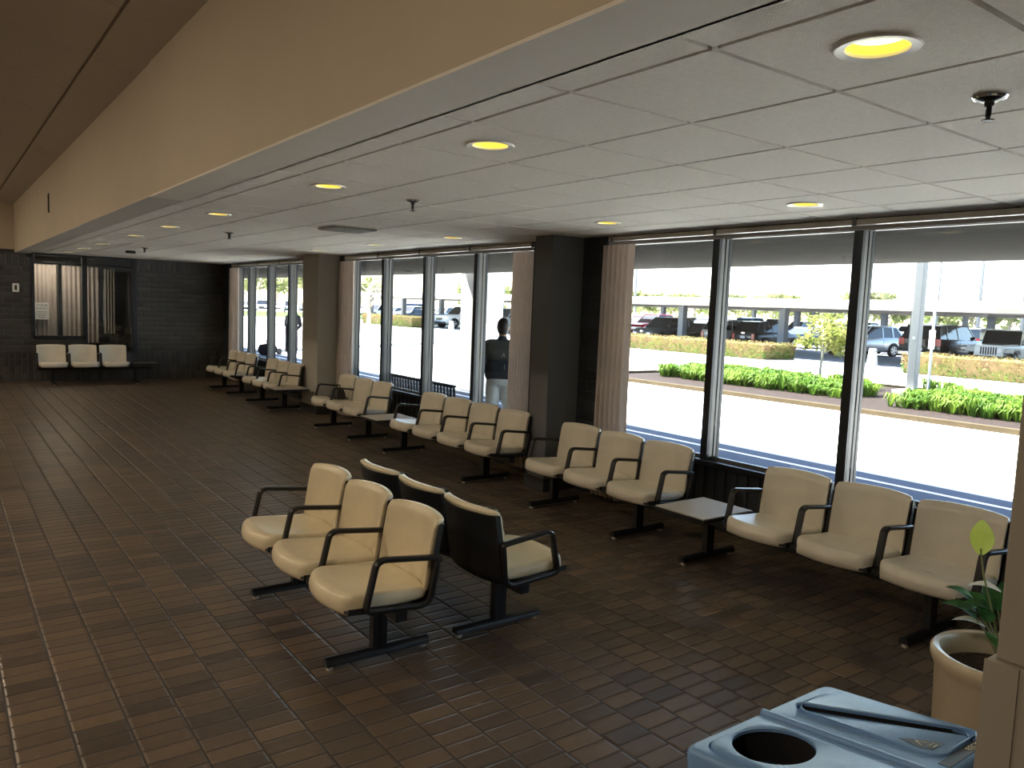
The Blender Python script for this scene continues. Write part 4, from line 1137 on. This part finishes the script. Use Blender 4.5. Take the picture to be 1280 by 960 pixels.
for (x, ys_) in ((48.8, [25.2, 18.6, 15.4, 12.2, 31.6, 34.9, 47.5, 50.7]), (60.5, [12.6, 18.4, 21.6, 26.1, 29.3, 33.7, 36.9, 48.8, 52]), (80, [21.3, 24.7, 29.3, 32.7, 37.3, 40.7, 45.3, 48.7, 53.3, 56.7])):
    for y in ys_:
        n_, c_ = cols_[i % 7]; i += 1
        sty = ('suv', 'suv', 'pickup_truck', 'sedan', 'suv')[rnd.randrange(5)]
        nm = dict(black='black', white='white', silver='silver', slate='dark grey', navy='dark blue', wine='dark red')[n_]
        kd = dict(suv='utility car', pickup_truck='pickup truck', sedan='sedan')[sty]
        car(f'{nm} {kd} in the crowded rows under the carports behind the front cars', x+rnd.uniform(-.4, .4), y, PI*rnd.randrange(2), sty, c_, pname=n_, detail=0, group=f'{nm} {kd}s in the rows behind')
for k_ in range(14):
    az = R(14.8+k_*.95); d = (124, 131, 138)[k_ % 3]
    n_, c_ = cols_[(k_*3) % 7]; nm = dict(black='black', white='white', silver='silver', slate='dark grey', navy='dark blue', wine='dark red')[n_]
    car(f'{nm} car parked in the distance across the lawn', d*math.sin(az), d*math.cos(az), R(70), ('suv', 'sedan')[k_ % 2], c_, pname=n_, detail=0, group=f'{nm} cars parked in the distance')
for k_ in range(9):
    az = R(26.5+k_*1.2); d = 102+7*(k_ % 2)
    n_, c_ = cols_[(k_*2+1) % 7]; nm = dict(black='black', white='white', silver='silver', slate='dark grey', navy='dark blue', wine='dark red')[n_]
    car(f'{nm} car parked far behind the low hedge of the middle bay', d*math.sin(az), d*math.cos(az), R(20), ('suv', 'sedan')[k_ % 2], c_, pname=n_, detail=0, group=f'{nm} cars far behind the low hedge')

# ---------------- people
def blob_mesh(caps, ells, voxel, smooth=6):
    """union of tapered capsules and ellipsoids, remeshed into one continuous surface"""
    bm = bmesh.new()
    def ball(c, r, sc=(1, 1, 1), rot=None):
        m_ = Matrix.Translation(c) @ (rot.to_4x4() if rot else Matrix()) @ Matrix.Diagonal((r*sc[0], r*sc[1], r*sc[2], 1))
        bmesh.ops.create_icosphere(bm, subdivisions=2, radius=1, matrix=m_)
    for p, r1, q, r2 in caps:
        p, q = Vector(p), Vector(q); ball(p, r1); ball(q, r2); d = q-p
        rot = d.to_track_quat('Z', 'Y').to_matrix().to_4x4()
        bmesh.ops.create_cone(bm, cap_ends=True, segments=16, radius1=r1, radius2=r2, depth=d.length, matrix=Matrix.Translation((p+q)/2) @ rot)
    for c, sc in ells: ball(Vector(c), 1, sc)
    me = bpy.data.meshes.new('tmp'); bm.to_mesh(me); bm.free()
    o = bpy.data.objects.new('tmp', me); COL.objects.link(o)
    rm = o.modifiers.new('r', 'REMESH'); rm.mode = 'VOXEL'; rm.voxel_size = voxel
    sm = o.modifiers.new('s', 'SMOOTH'); sm.iterations = smooth; sm.factor = .5
    dg = bpy.context.evaluated_depsgraph_get(); dg.update()
    out = bpy.data.meshes.new_from_object(o.evaluated_get(dg))
    bpy.data.objects.remove(o); bpy.data.meshes.remove(me)
    out.polygons.foreach_set('use_smooth', [True]*len(out.polygons))
    return out
def mobj(name, me, m, parent=None):
    me.name = name; me.materials.clear(); me.materials.append(m)
    o = bpy.data.objects.new(name, me); COL.objects.link(o)
    if parent: o.parent = parent
    return o
def hand(palm, fwd, side, up, curl=.5):
    """capsules for a palm with four fingers and a thumb; fwd = finger direction, side = thumb side"""
    palm, f, s, u = Vector(palm), Vector(fwd).normalized(), Vector(side).normalized(), Vector(up).normalized()
    caps = []
    for k, L in enumerate((.07, .08, .075, .058)):
        off = s*(.03-.02*k)
        b0 = palm+off*.7-f*.03; b1 = palm+off+f*.045
        caps.append((b0, .012, b1, .011))
        d1 = (f*math.cos(curl*.5)-u*math.sin(curl*.5)); d2 = (f*math.cos(curl*1.4)-u*math.sin(curl*1.4))
        k1 = b1+d1*L*.5; caps.append((b1, .0095, k1, .0088)); caps.append((k1, .0086, k1+d2*L*.5, .0075))
    tb = palm-f*.02+s*.03; t1 = tb+(s*.6+f*.7-u*.2).normalized()*.035; caps += [(palm-f*.035, .014, tb, .013), (tb, .012, t1, .0105), (t1, .0105, t1+(f*.9-u*.3+s*.1).normalized()*.03, .009)]
    return caps
def person_standing(label, loc, rz):
    """faces local +X"""
    t = thing('person', label, 'person', loc, rz)
    hd = Vector((.05, 0, 1.63))
    caps = [((0, 0, 1.40), .06, (.03, 0, 1.54), .055), ((-.01, -.17, 1.38), .065, (-.01, .17, 1.38), .065), ((.01, 0, 1.3), .10, (.01, 0, 1.0), .09), ((0, -.08, .93), .10, (0, .08, .93), .10)]
    for s in (-1, 1):
        sh, el, wr_ = Vector((-.01, s*.2, 1.39)), Vector((-.04, s*.275, 1.10)), Vector((.2, s*.12, 1.12))
        caps += [(sh, .05, el, .04), (el, .038, wr_, .027)]
        f = (Vector((.31, s*.045, 1.17))-wr_).normalized()
        caps += hand(wr_+f*.07, f, (0, -s*.3, 1), (0, s*-1.0, 0), .9) + [(wr_, .026, wr_+f*.05, .024)]
        hp, kn, an = Vector((0, s*.1, .9)), Vector((.02, s*.12, .5)), Vector((-.02, s*.13, .09))
        caps += [(hp, .085, kn, .055), (kn, .053, an, .038), (an, .04, (.15, s*.15, .04), .033)]
    ells = [(hd, (.095, .076, .118)), (hd+Vector((.06, 0, -.07)), (.045, .045, .045)), (hd+Vector((.098, 0, -.01)), (.018, .012, .022)), (hd+Vector((-.005, .078, -.005)), (.02, .01, .03)), (hd+Vector((-.005, -.078, -.005)), (.02, .01, .03)), (hd+Vector((.092, 0, -.058)), (.012, .022, .006))]
    mobj('body', blob_mesh(caps, ells, .008, 4), M['skin'], t)
    for s in (-1, 1): MB().lathe([(0, -.009), (.009, -.003), (.009, .003), (0, .009)], hd+Vector((.088, s*.03, .012)), 10).build('eye', M['plastic'], t, smooth=True)
    mobj('hair', blob_mesh([], [(hd+Vector((-.016, 0, .022)), (.097, .086, .114)), (hd+Vector((-.045, 0, -.03)), (.06, .076, .08)), (hd+Vector((.03, 0, .085)), (.07, .07, .045))], .012, 3), M['hair'], t)
    jc = [((-.01, -.155, 1.385), .085, (-.01, .155, 1.385), .085), ((0, 0, 1.45), .075, (.015, 0, 1.475), .068), ((0, -.09, 1.3), .135, (0, .09, 1.3), .135), ((0, -.09, 1.1), .13, (0, .09, 1.1), .13), ((0, -.09, 1.02), .14, (0, .09, 1.02), .14)]
    for s in (-1, 1):
        sh, el, wr_ = Vector((-.01, s*.2, 1.38)), Vector((-.04, s*.285, 1.09)), Vector((.17, s*.135, 1.11))
        jc += [(sh, .075, el, .062), (el, .062, wr_, .045)]
    mobj('jacket', blob_mesh(jc, [], .014, 5), M['jacket'], t)
    yk = [((-.018, -.165, 1.39), .084, (-.018, .165, 1.39), .084), ((-.025, -.1, 1.3), .126, (-.025, .1, 1.3), .126)]
    for s in (-1, 1): yk += [((-.015, s*.205, 1.375), .077, (-.03, s*.25, 1.24), .069)]
    mobj('yoke', blob_mesh(yk, [], .014, 5), M['jacket_grey'], t)
    tr = [((0, -.075, .93), .128, (0, .075, .93), .128)]
    for s in (-1, 1):
        tr += [((0, s*.09, .88), .116, (.02, s*.12, .5), .085), ((.02, s*.12, .5), .085, (-.015, s*.13, .1), .078)]
    mobj('trousers', blob_mesh(tr, [], .014, 5), M['trousers'], t)
    for s in (-1, 1): mobj('shoe', blob_mesh([((-.05, s*.13, .045), .043, (.15, s*.15, .04), .038)], [], .01, 4), M['plastic'], t)
    # pale mark on the back of the jacket
    a = text('A', 'back_mark', M['signback'], t, .09, (-.153, -.035, 1.27), (R(90), 0, R(-90)))
    MB().box((-.142, -.052, 1.08), (-.139, -.046, 1.15)).build('back_stripe', M['signback'], t)
    return t
person_standing('person in a dark jacket and pale trousers standing outside, back turned', (6.05, 8.46, G), R(50))
ph = thing('phone', 'black phone held by the standing person', 'phone', (6.05, 8.46, G), R(50))
MB().box((.312, -.036, 1.12), (.321, .036, 1.27)).build('case', M['phone'], ph, bevel=.004); MB().box((.3105, -.032, 1.128), (.312, .032, 1.262)).build('screen', M['carglass'], ph)

def person_bending(label, loc, rz):
    """faces local +X, bent forward at the hips over what lies in front"""
    t = thing('person', label, 'person', loc, rz)
    hip, chest, neck, hd = Vector((-.1, 0, .93)), Vector((.22, 0, 1.25)), Vector((.42, 0, 1.27)), Vector((.55, 0, 1.19))
    caps = [(hip, .14, chest, .15), (chest, .12, neck, .055), (chest+Vector((0, -.15, 0)), .07, chest+Vector((0, .15, 0)), .07)]
    jc = [(hip+Vector((0, -.08, .02)), .145, chest+Vector((0, -.08, 0)), .15), (hip+Vector((0, .08, .02)), .145, chest+Vector((0, .08, 0)), .15), (chest+Vector((.04, -.16, .02)), .1, chest+Vector((.04, .16, .02)), .1)]
    for s in (-1, 1):
        sh, el, wr_ = chest+Vector((.05, s*.2, 0)), Vector((.33, s*.26, .98)), Vector((.5, s*.16, .86))
        caps += [(sh, .05, el, .04), (el, .038, wr_, .027)]; jc += [(sh, .08, el, .065), (el, .063, wr_, .046)]
        f = Vector((.6, -s*.1, -.5)).normalized(); caps += [(wr_, .026, wr_+f*.05, .024)] + hand(wr_+f*.07, f, (0, -s, .3), (-.4, 0, -.8), .8)
        hp, kn, an = Vector((-.1, s*.1, .9)), Vector((-.02, s*.13, .5)), Vector((-.09, s*.14, .09))
        caps += [(hp, .085, kn, .055), (kn, .053, an, .038), (an, .04, (.08, s*.16, .04), .033)]
    ells = [(hd, (.1, .077, .105)), (hd+Vector((.06, 0, -.085)), (.04, .04, .03)), (hd+Vector((.085, 0, -.05)), (.015, .012, .02)), (hd+Vector((-.01, .078, -.02)), (.02, .01, .03)), (hd+Vector((-.01, -.078, -.02)), (.02, .01, .03))]
    mobj('body', blob_mesh(caps, ells, .01, 4), M['skin'], t)
    mobj('hair', blob_mesh([], [(hd+Vector((-.01, 0, .03)), (.1, .086, .095)), (hd+Vector((-.06, 0, .0)), (.06, .075, .08))], .014, 3), M['hair'], t)
    mobj('jacket', blob_mesh(jc, [], .018, 5), M['darkclothes'], t)
    tr = [(hip+Vector((0, -.08, -.02)), .14, hip+Vector((0, .08, -.02)), .14)]
    for s in (-1, 1): tr += [((-.1, s*.1, .86), .12, (-.02, s*.13, .5), .09), ((-.02, s*.13, .5), .09, (-.09, s*.14, .1), .085)]
    mobj('trousers', blob_mesh(tr, [], .018, 5), M['darkclothes'], t)
    for s in (-1, 1): mobj('shoe', blob_mesh([((-.12, s*.14, .045), .045, (.1, s*.16, .04), .04)], [], .012, 4), M['plastic'], t)
    return t
person_bending('person in dark clothes bending forward on the road beyond the far bay', (10.3, 27.4, G), R(62))
t = thing('hand_cart', 'small upright luggage cart with thin handle beside the bending person', 'cart', (9.5, 26.75, G), R(20))
for s in (-1, 1): MB().tube([(0, s*.17, .12), (0, s*.17, .95), (.03, s*.12, 1.02)], .014, 6).build('rail', M['benchmetal'], t)
MB().tube([(.03, -.12, 1.02), (.03, .12, 1.02)], .016, 6).build('handle', M['plastic'], t)
MB().box((0, -.2, .06), (.34, .2, .085)).build('toe_plate', M['benchmetal'], t)
for s in (-1, 1): MB().lathe([(0, -.025), (.11, -.025), (.11, .025), (0, .025)], (-.05, s*.22, .11), 14, axis='Y').build('wheel', M['rubber'], t)
t = thing('duffel_bag', 'dark duffel bag on the road beside the luggage cart', 'bag', (9.0, 26.15, G), R(35))
mb = MB(); mb.rings([[Vector((x_, .2*k_*math.cos(a), .2+.2*k_*math.sin(a))) for a in [2*PI*q/12 for q in range(12)]] for x_, k_ in ((-.32, .7), (-.28, .95), (0, 1), (.28, .95), (.32, .7))]); mb.build('body', M['darkclothes'], t, smooth=True)
MB().tube([(-.12, 0, .39), (-.08, 0, .5), (.08, 0, .5), (.12, 0, .39)], .015, 6).build('strap', M['plastic'], t)
# ================================================================== LIGHT
w = bpy.data.worlds.new('sky'); scn.world = w; w.use_nodes = True
nt = w.node_tree; bg = nt.nodes['Background']
sky = nt.nodes.new('ShaderNodeTexSky'); sky.sky_type = 'NISHITA'; sky.sun_disc = False
sky.sun_elevation = R(56); sky.sun_rotation = R(20); sky.air_density = 1.0; sky.dust_density = 1.0; sky.ozone_density = 1
nt.links.new(sky.outputs[0], bg.inputs[0]); bg.inputs[1].default_value = .17
sd = Vector((-.1, .62, 1.0)).normalized()
s = bpy.data.lights.new('sun', 'SUN'); s.energy = 8.6; s.angle = R(.6); s.color = (1, .96, .88)
so = bpy.data.objects.new('sun', s); COL.objects.link(so); so.rotation_euler = sd.to_track_quat('Z', 'Y').to_euler(); so.location = (10, 10, 30)
# unseen hall lamps added for warm light, on rods under the sloping ceiling
lm = mat('added_lamp_glow', (1, .85, .6), .5, emit=(1, .82, .58), estr=.8)
for i, (x, y) in enumerate(((-2.0, 1.0), (-2.0, 5.0), (-2.0, 9.0), (-2.0, 13.0), (-2.0, 16.2))):
    t = thing('added_hall_lamp', 'round unseen lamp added for warm light under the sloping upper ceiling', 'ceiling light', (x, y, uz(x)-.4), group='unseen lamps added under the sloping ceiling')
    MB().tube([(0, 0, 0), (0, 0, .4)], .012, 8).build('rod', M['white'], t)
    MB().lathe([(.0, -.06), (.2, -.06), (.22, -.04), (.22, .0), (0, .0)], n=24).build('housing', M['white'], t, smooth=True)
    MB().lathe([(0, -.066), (.19, -.066), (.19, -.06), (0, -.06)], n=24).build('diffuser', lm, t)
    l = bpy.data.lights.new('added_lamp_light', 'AREA'); l.shape = 'DISK'; l.size = .38; l.energy = 11; l.color = (1, .82, .6)
    lo = bpy.data.objects.new('added_lamp_light', l); COL.objects.link(lo); lo.parent = t; lo.location = (0, 0, -.075)
for k in range(len(LIGHTS)):
    if k == 9: continue
    x, y = LIGHTS[k]
    l = bpy.data.lights.new('downlight_lamp', 'SPOT'); l.energy = 1.6; l.spot_size = R(110); l.spot_blend = .6; l.color = (1, .8, .35); l.shadow_soft_size = .05
    lo = bpy.data.objects.new('downlight_lamp', l); COL.objects.link(lo); lo.location = (x, y, CZ+.02)

# ------------------------------------------------------------------ camera
FPX, yaw, pit, rol = 981.17, R(36.388), R(5.467), R(2.265)
fw = Vector((math.sin(yaw)*math.cos(pit), math.cos(yaw)*math.cos(pit), -math.sin(pit)))
rt = Vector((math.cos(yaw), -math.sin(yaw), 0)); up = rt.cross(fw)
r2 = rt*math.cos(rol)+up*math.sin(rol); u2 = up*math.cos(rol)-rt*math.sin(rol)
cam = bpy.data.cameras.new('camera'); co = bpy.data.objects.new('camera', cam); COL.objects.link(co)
cam.sensor_fit = 'HORIZONTAL'; cam.sensor_width = 36; cam.lens = FPX*36/1280; cam.clip_start = .05; cam.clip_end = 1000
m_ = Matrix((r2, u2, -fw)).transposed().to_4x4(); m_.translation = (0, 0, 1.76); co.matrix_world = m_
scn.camera = co
vs = scn.view_settings; vs.view_transform = 'Standard'; vs.look = 'None'; vs.gamma = 1; vs.use_curve_mapping = False; vs.exposure = 2.6
c = scn.cycles; c.use_denoising = True; c.max_bounces = 10; c.diffuse_bounces = 6; c.glossy_bounces = 4; c.transparent_max_bounces = 16; c.sample_clamp_indirect = 6; c.caustics_reflective = False; c.caustics_refractive = False
try: c.denoiser = 'OPENIMAGEDENOISE'; c.denoising_prefilter = 'ACCURATE'
except Exception: pass
